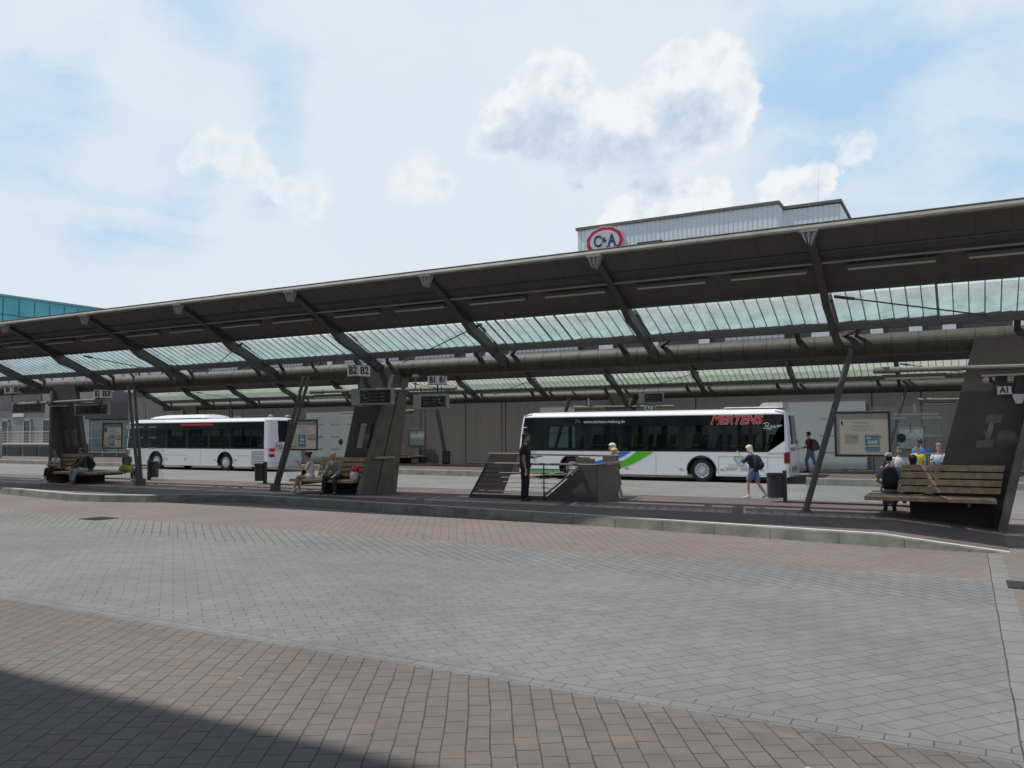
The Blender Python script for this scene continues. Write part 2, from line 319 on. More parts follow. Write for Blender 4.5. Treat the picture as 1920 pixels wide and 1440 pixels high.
# ------------------------------------------------------------ mesh helpers
class MB:
    def __init__(s): s.v = []; s.f = []; s.mi = []; s.cur = 0
    def face(s, pts):
        i = len(s.v); s.v += [tuple(p) for p in pts]; s.f.append(tuple(range(i, i+len(pts)))); s.mi.append(s.cur); return s
    def add(s, vs, fs):
        i = len(s.v); s.v += [tuple(p) for p in vs]
        for f in fs: s.f.append(tuple(i+k for k in f)); s.mi.append(s.cur)
        return s
    def box(s, x0, x1, y0, y1, z0, z1):
        return s.add([(x0, y0, z0), (x1, y0, z0), (x1, y1, z0), (x0, y1, z0), (x0, y0, z1), (x1, y0, z1), (x1, y1, z1), (x0, y1, z1)],
                     [(0, 3, 2, 1), (4, 5, 6, 7), (0, 1, 5, 4), (1, 2, 6, 5), (2, 3, 7, 6), (3, 0, 4, 7)])
    def prism(s, a, b):
        """solid between two outlines with the same number of points"""
        n = len(a)
        return s.add(list(a)+list(b), [tuple(range(n-1, -1, -1)), tuple(range(n, 2*n))]+[(i, (i+1) % n, n+(i+1) % n, n+i) for i in range(n)])
    def ext_y(s, pts, y0, y1): return s.prism([(x, y0, z) for x, z in pts], [(x, y1, z) for x, z in pts])
    def ext_x(s, pts, x0, x1): return s.prism([(x0, y, z) for y, z in pts], [(x1, y, z) for y, z in pts])
    def ext_z(s, pts, z0, z1): return s.prism([(x, y, z0) for x, y in pts], [(x, y, z1) for x, y in pts])
    def beam(s, p, q, w, h, up=(0, 0, 1)):
        p, q = Vector(p), Vector(q); d = (q-p).normalized(); u = Vector(up)
        sd = d.cross(u)
        if sd.length < 1e-4: sd = d.cross(Vector((1, 0, 0)))
        sd.normalize(); u2 = sd.cross(d)
        o = [sd*(-w/2)+u2*(-h/2), sd*(w/2)+u2*(-h/2), sd*(w/2)+u2*(h/2), sd*(-w/2)+u2*(h/2)]
        return s.prism([p+k for k in o], [q+k for k in o])
    def tube(s, p, q, r0, r1=None, n=12, caps=True):
        p, q = Vector(p), Vector(q); d = (q-p).normalized(); r1 = r0 if r1 is None else r1
        a = d.orthogonal().normalized(); b = d.cross(a)
        A = [p+(a*cos(2*pi*k/n)+b*sin(2*pi*k/n))*r0 for k in range(n)]; B = [q+(a*cos(2*pi*k/n)+b*sin(2*pi*k/n))*r1 for k in range(n)]
        fs = [(i, (i+1) % n, n+(i+1) % n, n+i) for i in range(n)]
        if caps: fs += [tuple(range(n-1, -1, -1)), tuple(range(n, 2*n))]
        return s.add(A+B, fs)
    def path(s, pts, r, n=8):
        for a, b in zip(pts, pts[1:]): s.tube(a, b, r, r, n)
        return s
    def loft(s, rings, close=True, caps=True):
        n = len(rings[0]); vs = [p for r in rings for p in r]; fs = []
        for j in range(len(rings)-1):
            for i in range(n if close else n-1):
                fs.append((j*n+i, j*n+(i+1) % n, (j+1)*n+(i+1) % n, (j+1)*n+i))
        if caps: fs += [tuple(range(n-1, -1, -1)), tuple(range((len(rings)-1)*n, len(rings)*n))]
        return s.add(vs, fs)
    def ball(s, c, rx, ry, rz, n=12, m=8):
        rings = []
        for j in range(m+1):
            t = -pi/2+pi*j/m; k = max(cos(t), .02)
            rings.append([(c[0]+rx*k*cos(2*pi*i/n), c[1]+ry*k*sin(2*pi*i/n), c[2]+rz*sin(t)) for i in range(n)])
        return s.loft(rings)
    def build(s, name, mats, parent=None, smooth=False, bevel=0, world=False):
        me = bpy.data.meshes.new(name)
        if not isinstance(mats, (list, tuple)): mats = [mats]
        off = Vector(parent.location) if (world and parent is not None) else Vector((0, 0, 0))
        me.from_pydata([Vector(v)-off for v in s.v], [], s.f)
        for m in mats: me.materials.append(m)
        if len(mats) > 1: me.polygons.foreach_set('material_index', s.mi)
        bm = bmesh.new(); bm.from_mesh(me); bmesh.ops.recalc_face_normals(bm, faces=bm.faces); bm.to_mesh(me); bm.free()
        if smooth: me.polygons.foreach_set('use_smooth', [True]*len(me.polygons))
        o = bpy.data.objects.new(name, me); C.objects.link(o)
        if parent is not None: o.parent = parent
        if bevel:
            bv = o.modifiers.new('bevel', 'BEVEL'); bv.width = bevel; bv.segments = 2; bv.limit_method = 'ANGLE'
        return o

def tag(o, label=None, cat=None, group=None, kind=None):
    if label: o['label'] = label
    if cat: o['category'] = cat
    if group: o['group'] = group
    if kind: o['kind'] = kind
    return o
def thing(name, label, cat, loc=(0, 0, 0), rz=0, group=None):
    o = bpy.data.objects.new(name, None); C.objects.link(o); o.location = loc; o.rotation_euler = (0, 0, rz)
    return tag(o, label, cat, group)
def kids(o): return [c for c in C.objects if c.parent == o]
def copy_tree(o, parent=None):
    c = o.copy(); C.objects.link(c)
    if parent is not None: c.parent = parent
    for ch in kids(o): copy_tree(ch, c)
    return c
def text(body, size, loc, m, parent, rot=(pi/2, 0, 0), depth=.004, off=0, shear=0, align='CENTER', space=1, sx=1, name='lettering'):
    cu = bpy.data.curves.new(name, 'FONT'); cu.body = body; cu.size = size; cu.extrude = depth; cu.offset = off; cu.shear = shear
    cu.align_x = align; cu.align_y = 'CENTER'; cu.space_character = space; cu.resolution_u = 3
    cu.materials.append(m); o = bpy.data.objects.new(name, cu); C.objects.link(o)
    o.location = loc; o.rotation_euler = rot; o.scale = (sx, 1, 1)
    dg = bpy.context.evaluated_depsgraph_get(); me = bpy.data.meshes.new_from_object(o.evaluated_get(dg)); me.name = name
    o2 = bpy.data.objects.new(name, me); C.objects.link(o2); o2.matrix_basis = o.matrix_basis.copy(); bpy.data.objects.remove(o)
    if not me.materials: me.materials.append(m)
    if parent is not None: o2.parent = parent
    return o2

# ------------------------------------------------------------ ground, platforms
g = MB(); g.face([(-400, -200, 0), (400, -200, 0), (400, 900, 0), (-400, 900, 0)])
tag(g.build('ground', M_ground), kind='structure')

NEAR = [(-60, 18.9), (-49, 17.1), (-45.5, 16.6), (-42.5, 18.6), (-40, 18.5), (-31, 17.1), (-24.8, 16.12), (-23.4, 16.25), (-22.0, 16.75), (-20.6, 17.6), (-19.4, 18.05), (-18, 17.98),
        (-15, 17.72), (-10.5, 17.3), (-6.2, 16.85), (-2.8, 16.4), (-1.4, 16.22), (-.6, 16.17), (.6, 16.2)]
def platform(pts, rear, zt, zfun, tagname):
    z = lambda x: zfun(x)
    pv = MB(); kb = MB(); ln = MB()
    for (x0, y0), (x1, y1) in zip(pts, pts[1:]):
        za, zb = z(x0), z(x1)
        b0, b1 = (x0, y0-.05, -.05), (x1, y1-.05, -.05); t0, t1 = (x0, y0, za), (x1, y1, zb)
        c0, c1 = (x0, y0+.03, za+.018), (x1, y1+.03, zb+.018); i0, i1 = (x0, y0+.26, za+.018), (x1, y1+.26, zb+.018)
        kb.face([b0, b1, t1, t0]).face([t0, t1, c1, c0]).face([c0, c1, i1, i0]).face([i0, i1, (x1, y1+.26, zb-.1), (x0, y0+.26, za-.1)])
        e0, e1 = (x0, y0+.26, za+.014), (x1, y1+.26, zb+.014)
        pv.face([e0, e1, (x1, rear, zb+.014), (x0, rear, za+.014)])
        kb.face([(x0, rear, za+.018), (x1, rear, zb+.018), (x1, rear+.2, zb+.012), (x0, rear+.2, za+.012)])
        kb.face([(x0, rear+.2, za+.012), (x1, rear+.2, zb+.012), (x1, rear+.2, -.05), (x0, rear+.2, -.05)])
        ln.face([(x0, y0+.05, za+.022), (x1, y1+.05, zb+.022), (x1, y1+.16, zb+.022), (x0, y0+.16, za+.022)])
    o = tag(pv.build(tagname, M_plat), kind='structure')
    k = tag(kb.build('kerb', M_kerb), kind='structure')
    tag(ln.build('kerb_line', M_white), kind='structure')
zr = lambda x: .202 if x < -1.4 else max(-.014, .202*(1-(x+1.4)/2.0))
platform(NEAR, 23.1, .22, zr, 'platform_pavement')
# joints between the kerb stones
kj = MB(); random.seed(3)
for (x0, y0), (x1, y1) in zip(NEAR, NEAR[1:]):
    n = max(1, round(math.hypot(x1-x0, y1-y0)/1.0))
    for i in range(n):
        t = (i+.5)/n; x = x0+(x1-x0)*t; y = y0+(y1-y0)*t; zz = zr(x)
        kj.face([(x-.004, y-.0525, -.02), (x+.004, y-.0525, -.02), (x+.004, y-.003, zz), (x-.004, y-.003, zz)])
tag(kj.build('kerb_joint', mat('joint_grey_dark', (.07, .07, .065), .9)), kind='structure')
FAR = [(-75, 36), (-47, 34.2), (-46.6, 36.3), (-31.6, 36), (-30.4, 33.7), (-20, 33.4), (-19.6, 36.5), (-5.8, 36.3), (-5.4, 33.25), (1, 33.1), (12, 33)]
platform(FAR, 41.5, .26, lambda x: .24, 'platform_pavement')

# ------------------------------------------------------------ canopies
UB, SP = -28.97, 4.416
CENT = 4.045
def rz_(v): return 5.93-(v-16.3)*.442        # underside of the roof plane
def canopy(label, dy, k0, k1, glassm, modules, group):
    x0, x1 = UB+SP*k0-.9, UB+SP*k1+.9
    root = thing('platform_canopy', label, 'canopy', ((x0+x1)/2, 20.3+dy, 0), 0, group)
    def B(mb, name, m, par=None, **k): 
        p = par or root
        return mb.build(name, m, p, world=False, **k)
    L = Vector(root.location)
    class LB(MB):
        def build(s, name, mats, parent=None, **k):
            s.v = [tuple(Vector(v)+Vector((0, dy, 0))-L) for v in s.v]
            return MB.build(s, name, mats, parent or root, **k)
    m = LB(); th = .10
    m.prism([(x0, 16.3, rz_(16.3)), (x0, 18.36, rz_(18.36)), (x0, 18.36, rz_(18.36)+th), (x0, 16.3, rz_(16.3)+th-.02)],
            [(x1, 16.3, rz_(16.3)), (x1, 18.36, rz_(18.36)), (x1, 18.36, rz_(18.36)+th), (x1, 16.3, rz_(16.3)+th-.02)])
    x = x0+.55
    while x < x1:                                        # fine trapezoid ribs under the sheet
        m.beam((x, 16.36, rz_(16.36)-.004), (x, 18.3, rz_(18.3)-.004), .03, .012); x += .55
    m.build('roof_panel', M_roof)
    m = LB(); m.ext_x([(16.20, 5.885), (16.33, 5.885), (16.33, 6.01), (16.29, 6.01), (16.20, 5.925)], x0-.02, x1+.02)
    m.box(x0, x1, 16.27, 16.35, 6.012, 6.03); m.build('fascia', M_fascia)
    m = LB(); m.beam((x0, 18.31, rz_(18.31)-.0), (x1, 18.31, rz_(18.31)-.0), .10, .10); m.beam((x0, 19.70, 4.42), (x1, 19.70, 4.42), .14, .18)
    m.beam((x0, 17.0, rz_(17.0)-.03), (x1, 17.0, rz_(17)-.03), .06, .05)
    m.build('purlin', M_steel)
    m = LB(); m.tube((x0, 17.22, rz_(17.22)-.10), (x1, 17.22, rz_(17.22)-.10), .024, n=8); m.build('conduit', mat('conduit_grey', (.26, .255, .23), .5))
    m = LB(); N = 28; L0 = x0+.2
    n = int((x1-.2-L0)/.55); rings = []
    for i in range(n+1):
        xx = L0+(x1-.2-L0)*i/n
        rings.append([(xx, 20.5+.262*cos(2*pi*k/N), CENT+.262*sin(2*pi*k/N)) for k in range(N)])
    m.loft(rings); m.cur = 1; x = x0+.5
    while x < x1-.4:
        m.loft([[(x+dx, 20.5+.265*cos(2*pi*k/N), CENT+.265*sin(2*pi*k/N)) for k in range(N)] for dx in (-.010, .010)]); x += .55
    m.build('main_tube', [M_tube, mat('tube_seam_dark', (.035, .033, .027), .7)])
    # ribs, gussets
    for k in range(k0, k1+1):
        u = UB+SP*k; m = LB()
        prof = [(16.34, rz_(16.34)-.02), (17.2, rz_(17.2)), (18.35, rz_(18.35)), (20.25, rz_(20.25)), (20.45, 4.35), (20.3, 3.86), (20.1, 3.97), (18.75, rz_(18.75)-.29), (18.3, rz_(18.3)-.34), (17.9, rz_(17.9)-.23), (17.2, rz_(17.2)-.13), (16.34, rz_(16.34)-.10)]
        m.ext_x([(y, z) for y, z in prof], u-.03, u+.03)
        low = [(16.34, rz_(16.34)-.10), (17.2, rz_(17.2)-.13), (17.9, rz_(17.9)-.23), (18.3, rz_(18.3)-.34), (18.75, rz_(18.75)-.29), (20.1, 3.97)]
        for (a, b), (c, d) in zip(low, low[1:]): m.beam((u, a, b-.013), (u, c, d-.013), .155, .026)
        rib = m.build('rib', M_steel)
        m = LB()
        for dx in (-.13, 0, .13):
            m.prism([(u+dx-.03, 16.20, 5.88), (u+dx+.03, 16.20, 5.88), (u+dx*.2, 16.20, 5.60)], [(u+dx-.03, 16.36, 5.88), (u+dx+.03, 16.36, 5.88), (u+dx*.2, 16.36, 5.60)])
        m.box(u-.17, u+.17, 16.185, 16.21, 5.85, 5.90)
        m.prism([(u-.10, 16.245, 5.86), (u+.10, 16.245, 5.86), (u, 16.245, 5.62)], [(u-.10, 16.26, 5.86), (u+.10, 16.26, 5.86), (u, 16.26, 5.62)])
        m.build('gusset', M_gusset, rib)
        m = LB(); m.beam((u+.05, 20.42, 4.30), (u+.55, 19.8, 4.42), .09, .10); m.build('bracket', M_steel, rib)
        m = LB(); m.beam((u-.9, 19.9, 4.50), (u-.9, 20.3, 4.2), .12, .12); m.build('stub', M_steel, rib)
    # glass strips and lamps, bay by bay
    rnd = random.Random(11)
    for k in range(k0, k1):
        a, b = UB+SP*k+.07, UB+SP*(k+1)-.07; n = 15; w = (b-a)/n; gm = LB(); bar = LB()
        for i in range(n):
            xa, xb = a+i*w, a+(i+1)*w; t = rnd.uniform(-.01, .01)
            ys = [18.42, 18.70, 18.98, 19.25, 19.62]; h = [0, .05, .04, .0, 0]
            rows = [[(xa, y, rz_(y)+.05+hh+t), (xb, y, rz_(y)+.085+hh+t)] for y, hh in zip(ys, h)]
            gm.loft(rows, close=False, caps=False)
            gm.loft([[(xa, y, rz_(y)+.035+hh), (xb, y, rz_(y)+.055+hh)] for y, hh in ((19.0, .0), (19.3, .012), (19.6, 0))], close=False, caps=False)
            fat = .05 if rnd.random() < .06 else .018
            bar.beam((xa, 18.42, rz_(18.42)+.042), (xa, 19.62, rz_(19.62)+.042), fat, .014)
        gp = gm.build('glass_panel', glassm); bar.build('glazing_bar', M_glz, gp)
        for fa, fb in ((.125, .475), (.60, .945)):
            p = LB(); la, lb_ = UB+SP*(k+fa), UB+SP*(k+fb)
            p.box(la-.04, lb_+.04, 17.36, 17.46, 5.30, 5.37); lp = p.build('ceiling_lamp', M_steel)
            p = LB(); p.box(la, lb_, 17.375, 17.445, 5.268, 5.298); p.build('lamp_lens', M_lens, lp)
            for q_ in (la+.15, lb_-.15):
                p = LB(); p.box(q_-.02, q_+.02, 17.39, 17.43, 5.37, rz_(17.41)); p.build('lamp_hanger', M_steel, lp)
    # tie rods in the plane of the roof
    for s0, s1 in ((-2.34, 1.9), (-11.1, -14.9), (-27.9, -24.9), (-46, -42.5), (-19.9, -23.5)):
        if s0 < x0 or s0 > x1: continue
        m = LB(); m.tube((s0, 18.5, 4.93), (s1, 20.2, 4.22), .016, n=6); m.tube((s0, 18.5, 4.93), (s0+(s1-s0)*.09, 18.65, 4.87), .035, n=8); m.build('tie_rod', M_dark)
    # supports
    for u0, s in modules:
        X = lambda t: u0+s*t
        PX = lambda t: u0+{-3.4: .13, -20.05: .28, -27.25: .82}.get(u0, .8)+s*t
        for dv in (-.17, .17):
            m = LB(); m.tube((PX(0), 19.85+dv*.35, .2), (PX(1.05), 20.16+dv*.7, 3.93), .062, .055, 10); m.tube((PX(1.15), 20.45+dv*.7, 4.25), (PX(1.36), 20.3+dv*2.2, 4.75), .045, .04, 8); m.build('leaning_post', M_steel)
        m = LB(); fh = .27 if u0 == -3.4 else .46; m.ext_x([(19.70, .15), (20.0, .15), (20.0, fh), (19.76, fh)], min(PX(-.09), PX(.11)), max(PX(-.09), PX(.11))); m.build('post_foot', M_steel)
        ln_ = lambda z: .26*z
        def quad(t0, t1, z0, z1, y0=20.12, y1=20.30, o0=0, o1=0):
            return [(X(t0+ln_(z0)+o0), z0), (X(t1+ln_(z0)+o0), z0), (X(t1+ln_(z1)+o1), z1), (X(t0+ln_(z1)+o1), z1)]
        m = LB()
        for t0, t1, z0, z1 in ((2.60, 3.98, -.05, 1.62), *(((2.60, 3.98, 1.62, 2.38),) if u0 == -3.4 else ((2.60, 2.86, 1.62, 2.38), (3.22, 3.42, 1.62, 2.38), (3.66, 3.98, 1.62, 2.38))), (2.60, 3.98, 2.38, 2.92),
                               (2.60, 2.95, 2.92, 3.30), (3.18, 3.38, 2.92, 3.30), (3.60, 3.98, 2.92, 3.30), (2.60, 3.98, 3.30, 4.05)):
            a = quad(t0, t1, z0, z1); m.prism([(x, 20.12, z) for x, z in a], [(x, 20.30, z) for x, z in a])
        sl_ = m.build('pylon_slab', M_conc)
        m = LB()      # fin across the end of the slab, two leaves with a groove
        for y0, y1, ya, yb in ((19.40, 20.18, 19.98, 20.32), (20.24, 21.3, 20.38, 20.74)):
            A = [(X(3.90), y0, -.05), (X(4.06), y0, -.05), (X(4.06), y1, -.05), (X(3.90), y1, -.05)]
            Bq = [(X(4.86), ya, 3.85), (X(5.00), ya, 3.85), (X(5.00), yb, 3.85), (X(4.86), yb, 3.85)]
            m.prism(A, Bq)
        m.prism([(X(3.93), 20.1, -.05), (X(4.02), 20.1, -.05), (X(4.02), 20.3, -.05), (X(3.93), 20.3, -.05)], [(X(4.90), 20.25, 3.8), (X(4.96), 20.25, 3.8), (X(4.96), 20.45, 3.8), (X(4.90), 20.45, 3.8)])
        m.build('pylon_fin', mat('fin_concrete_skylit', (.115, .110, .090), .85, var=.25, vscale=3, bump=.4))  # mossy tint, lighter than the slab: sky light on the edge put into colour
        m = LB(); m.box(min(X(4.34), X(4.50)), max(X(4.34), X(4.50)), 19.72, 20.7, 1.30, 1.36); m.build('pylon_shelf', M_wood)
        m = LB(); m.box(min(X(2.3), X(3.85)), max(X(2.3), X(3.85)), 19.95, 20.6, -.05, .60); m.build('plinth', mat('plinth_dark', (.030, .028, .027), .9))
        # horizontal arm carrying lamps
        m = LB(); m.tube((X(1.65), 20.0, 3.42), (X(7.2), 20.0, 3.36), .055, n=10); m.tube((X(1.65), 20., 3.42), (X(2.2), 20., 3.41), .075, n=10); m.build('arm', M_fascia)
        for t0, t1 in ((1.85, 3.1), (3.7, 5.0)):
            m = LB(); m.box(min(X(t0), X(t1)), max(X(t0), X(t1)), 19.90, 20.10, 3.24, 3.31); lp = m.build('arm_lamp', M_steel)
            m = LB(); m.box(min(X(t0+.04), X(t1-.04)), max(X(t0+.04), X(t1-.04)), 19.88, 20.12, 3.205, 3.238); m.build('lamp_lens', M_lens, lp)
    return root
MODS = [(-3.4, 1), (-20.05, 1), (-27.25, -1), (-44.4, -1)]
canopy('nearer dark steel bus station canopy, ribbed roof with bright glass strip over the near platform', 0, -4, 9, M_roofglass, MODS, 'bus station canopies')
canopy('second bus station canopy behind the buses, its dirty glass strip seen under the front one', 20.33, -5, 9, M_roofglass2, MODS, 'bus station canopies')

# ------------------------------------------------------------ buildings
wl = thing('concrete_wall', 'long grey concrete wall with upright joints behind the far platform', 'wall', (-24, 41.6, 0))
m = MB(); m.box(-57, 14, 41.6, 42.1, -.1, 4.9); m.build('wall_panel', M_wallc, wl, world=True)
m = MB()
for x in (-55, -51.6, -48.4, -44.6, -41.7, -32.2, -29.31, -28.99, -26.06, -23.58, -23.33, -18.2, -14.8, -12.1, -3.75, -1.7, 1.0, 4.0): m.box(x-.022, x+.022, 41.594, 41.62, .25, 4.5)
m.build('wall_joint', mat('joint_dark', (.035, .033, .032), .9), wl, world=True)
for xa, xb, zt, nn in ((-38.6, -34.5, 3.45, 3), (-8.80, -4.02, 3.45, 3), (-21.05, -18.9, 3.46, 1), (-51.5, -44.7, 3.3, 4)):
    dz = 2.75 if nn > 1 and xa < -40 else .27
    m = MB(); m.box(xa, xb, 41.55, 41.598, dz, zt); d = m.build('door_panel', M_door, wl, world=True)
    m = MB(); m.box(xa, xb, 41.50, 41.547, zt-.07, zt); m.box(xa, xb, 41.50, 41.547, dz, dz+.08)
    if dz < 1: m.box(xa, xb, 41.50, 41.547, 2.88, 2.94)
    for i in range(nn+1): x = xa+(xb-xa)*i/nn; m.box(x-.04, x+.04, 41.50, 41.546, dz, zt)
    m.build('door_frame', mat('door_frame_pale', (.42, .46, .46), .4), d, world=True)

cna = thing('department_store', 'pale blue corrugated metal store building with round red ringed sign above the canopy', 'building', (-14, 47, 0))
def corr(mb, xa, xb, y, z0, z1, p=.272, d=.035):
    n = int((xb-xa)/p); pts = []
    for i in range(n):
        x = xa+(xb-xa)*i/n; w = (xb-xa)/n
        pts += [(x, y), (x+w*.62, y), (x+w*.68, y+d), (x+w*.94, y+d)]
    pts.append((xb, y))
    for (a, b), (c, e) in zip(pts, pts[1:]): mb.face([(a, b, z0), (c, e, z0), (c, e, z1), (a, b, z1)])
m = MB(); corr(m, -21.06, -8.75, 47, 9, 14.8); corr(m, -8.75, -5.67, 48.4, 9, 14.75)
m.face([(-8.75, 47, 9), (-8.75, 48.4, 9), (-8.75, 48.4, 14.8), (-8.75, 47, 14.8)]); m.face([(-5.67, 48.4, 9), (-5.67, 60, 9), (-5.67, 60, 14.75), (-5.67, 48.4, 14.75)])
m.face([(-21.06, 47, 9), (-21.06, 60, 9), (-21.06, 60, 14.8), (-21.06, 47, 14.8)]); m.face([(-21.06, 60, 9), (-5.67, 60, 9), (-5.67, 60, 14.7), (-21.06, 60, 14.7)])
m.build('corrugated_cladding', M_clad, cna, world=True)
m = MB(); m.ext_z([(-21.16, 46.9), (-8.66, 46.9), (-8.66, 48.3), (-5.58, 48.3), (-5.58, 60.1), (-21.16, 60.1)], 14.80, 14.97); m.build('roof', M_trim, cna, world=True)
m = MB(); m.box(-17.09, -15.5, 46.93, 46.985, 13.40, 13.56); m.build('vent', M_dark, cna, world=True)
m = MB()
for x, h in ((-19.8, 1.3), (-13.6, 1.2), (-6.9, 2.2)): m.tube((x, 49, 14.9), (x+.04, 49, 14.9+h), .006, .003, 6)
m.build('lightning_rod', M_trim, cna, world=True)
lg = MB(); n = 144; cx, cz = -19.14, 13.86
def oval(k, a, b, y, sc=0): return [(cx+(a+sc*abs(cos(11*pi*i/n*2/2))) * cos(2*pi*i/n), y, cz+(b+sc*abs(cos(11*pi*i/n*2/2)))*sin(2*pi*i/n)) for i in range(n)]
lg.prism(oval(0, 1.22, .90, 46.80, .06), oval(0, 1.22, .90, 46.94, .06)); sg = lg.build('store_sign', M_signw, cna, world=True)
lg = MB(); lg.prism(oval(0, 1.17, .85, 46.785, .06), oval(0, 1.17, .85, 46.797, .06)); lg.build('sign_ring', M_ringred, sg, world=False).location = (14, -47, 0)
lg = MB(); lg.prism(oval(0, .98, .69, 46.77, 0), oval(0, .98, .69, 46.783, 0)); lg.build('sign_face', M_signw, sg).location = (14, -47, 0)
def let(body, size, x, z, off, sx=1): text(body, size, (x+14, 46.765-47, z), M_navy, sg, off=off, sx=sx, depth=.003)
let('C', 1.0, -19.62, 13.86, .03, .74); let('A', 1.0, -18.66, 13.86, .03, .78); let('&', .50, -19.16, 13.93, .012)
lg = MB()
for xa, xb, z in ((-19.08, -18.78, 13.51), (-18.56, -18.24, 13.51)): lg.box(xa, xb, 46.758, 46.768, z-.02, z+.02)
lg.box(-19.345, -19.31, 46.758, 46.768, 13.98, 14.20); lg.box(-19.345, -19.31, 46.758, 46.768, 13.55, 13.72)
lg.build('letter_serif', M_navy, sg).location = (14, -47, 0)

# long lower block under and beside the store: seen in the slot between roof glass and tube
lowb = thing('shopping_block', 'long grey shopping block with white louvred upper windows seen through the canopy gap', 'building', (-24, 46, 0))
m = MB(); m.box(-58, 20, 46, 60, 0, 9.0); m.build('wall', mat('dark_facade', (.075, .072, .075), .8), lowb, world=True)
rnd = random.Random(5); x = -56.5; i = 0
while x < 19:
    w = rnd.choice((.45, .6, .6, .9, 1.4, 3.2, 4.8)); m = MB(); m.box(x, x+w, 45.93, 45.99, 6.2, 8.7); wn = m.build('window', mat('white_shutter', (.78, .78, .78), .6), lowb, world=True)
    m = MB(); nx = max(2, int(w/.3))
    for j in range(nx+1): xx = x+w*j/nx; m.box(xx-.018, xx+.018, 45.90, 45.927, 6.2, 8.7)
    for j in range(9): zz = 6.2+2.5*j/8; m.box(x, x+w, 45.895, 45.925, zz-.02, zz+.02)
    if w > 3: m.build('louvre', mat('louvre_grey', (.30, .30, .33), .6), wn).location = (24, -46, 0)
    x += w+rnd.choice((.9, 1.4, 2.0, 1.2, 2.4)); i += 1
m = MB(); m.box(-58.2, 20.2, 45.8, 60.2, 9.0, 9.25); m.build('roof', M_trim, lowb, world=True)

# buildings beyond the left end
teal = thing('teal_building', 'flat roofed building clad in turquoise panels rising over the left end of the canopy', 'building', (-112, 62, 0))
m = MB(); m.box(-128, -100, 54, 96, 0, 18.6); m.build('wall', M_teal, teal, world=True)
m = MB()
for j in range(22): y = 54+j*1.9; m.box(-99.99, -99.96, y-.045, y+.045, 9, 18.4)
m.box(-99.985, -99.955, 54, 96, 16.4, 16.5); m.build('panel_joint', M_tealj, teal, world=True)
m = MB(); m.box(-128.2, -99.8, 53.8, 96.2, 18.6, 18.85); m.build('roof', mat('teal_coping', (.16, .30, .34), .6), teal, world=True)
off_ = thing('office_building', 'white panelled office building with thin upright seams behind the left bus', 'building', (-75, 54, 0))
m = MB(); m.box(-104, -60, 54, 66, 0, 9.6); m.build('wall', M_pale, off_, world=True)
m = MB()
for j in range(22): x = -103+j*2.0; m.box(x-.06, x+.06, 53.93, 53.98, 4, 9.4)
m.build('panel_joint', mat('joint_grey', (.30, .30, .33), .7), off_, world=True)
for x in (-95, -89.5, -84, -79.6, -76.2):
    for z in (6.3, ):
        m = MB(); m.box(x, x+1.5, 53.92, 53.97, z, z+1.6); wn = m.build('window', M_glassdk, off_, world=True)
        m = MB(); m.box(x-.06, x, 53.9, 53.96, z, z+1.6); m.box(x+1.5, x+1.56, 53.9, 53.96, z, z+1.6); m.box(x-.06, x+1.56, 53.9, 53.96, z+1.6, z+1.68); m.build('window_frame', M_frame, wn).location = (75, -54, 0)
sh = thing('corner_shop', 'dark fascia shop with glass front beside the left bus', 'building', (-68, 48, 0))
m = MB(); m.box(-71.5, -61, 48.1, 52.5, 0, 4.9); m.build('wall', mat('shop_grey', (.10, .095, .095), .8), sh, world=True)
m = MB(); m.box(-71.6, -60.9, 47.7, 48.09, 3.5, 4.9); m.build('fascia', mat('shop_fascia', (.035, .032, .032), .6), sh, world=True)
for j in range(5):
    x = -71.3+j*2.05; m = MB(); m.box(x, x+1.9, 48.02, 48.08, .5, 3.4); wn = m.build('shop_window', mat('shop_glass', (.12, .17, .18), .1, var=.5, vscale=.9), sh, world=True)
    m = MB(); m.box(x-.06, x, 47.98, 48.06, .1, 3.45); m.box(x, x+1.9, 47.98, 48.06, .42, .5); m.box(x, x+1.9, 47.97, 48.05, 1.7, 1.76); m.build('window_frame', M_frame, wn).location = (68, -48, 0)
gb = thing('ramp_building', 'grey rendered building with barred doors and a raised walkway at the far left', 'building', (-80, 46.6, 0))
m = MB(); m.box(-104, -71.6, 48.6, 54, 0, 6.2); m.build('wall', M_facade, gb, world=True)
m = MB(); m.box(-104, -71.8, 45.6, 48.59, 0, 1.15); m.build('walkway', M_wallc, gb, world=True)
m = MB(); m.box(-104, -71.7, 45.5, 48.6, 1.15, 1.28); m.build('walkway_edge', mat('pale_edge', (.42, .40, .36), .8), gb, world=True)
for x in (-90, -86.2, -82.4, -79.2, -76.3): 
    m = MB(); m.box(x, x+1.0, 48.5, 48.595, 1.3, 3.5); d = m.build('door', M_glassdk, gb, world=True)
    m = MB(); m.box(x-.12, x, 48.44, 48.58, 1.3, 3.6); m.box(x+1.0, x+1.12, 48.44, 48.58, 1.3, 3.6); m.box(x-.12, x+1.12, 48.44, 48.58, 3.5, 3.66); m.build('door_frame', M_frame, d).location = (80, -46.6, 0)
for x in (-85, -82.5, -80, -77.4, -75): 
    m = MB(); m.box(x, x+2.1, 45.52, 45.598, .15, .95); m.build('basement_window', M_glassdk, gb, world=True)
m = MB(); m.box(-84.5, -82.6, 48.5, 48.59, 3.9, 4.6); m.build('wall_sign', M_signw, gb, world=True)
m = MB(); m.box(-104, -79.8, 48.5, 48.59, 4.6, 6.2); m.build('brick_band', brickmat('slate_bricks', .3, .12, (.13, .12, .125), (.10, .095, .10), (.19, .18, .18), vertical=True), gb, world=True)
rl = thing('walkway_railing', 'horizontal bar metal railing along the raised walkway at far left', 'railing', (-84, 45.7, 1.28))
m = MB()
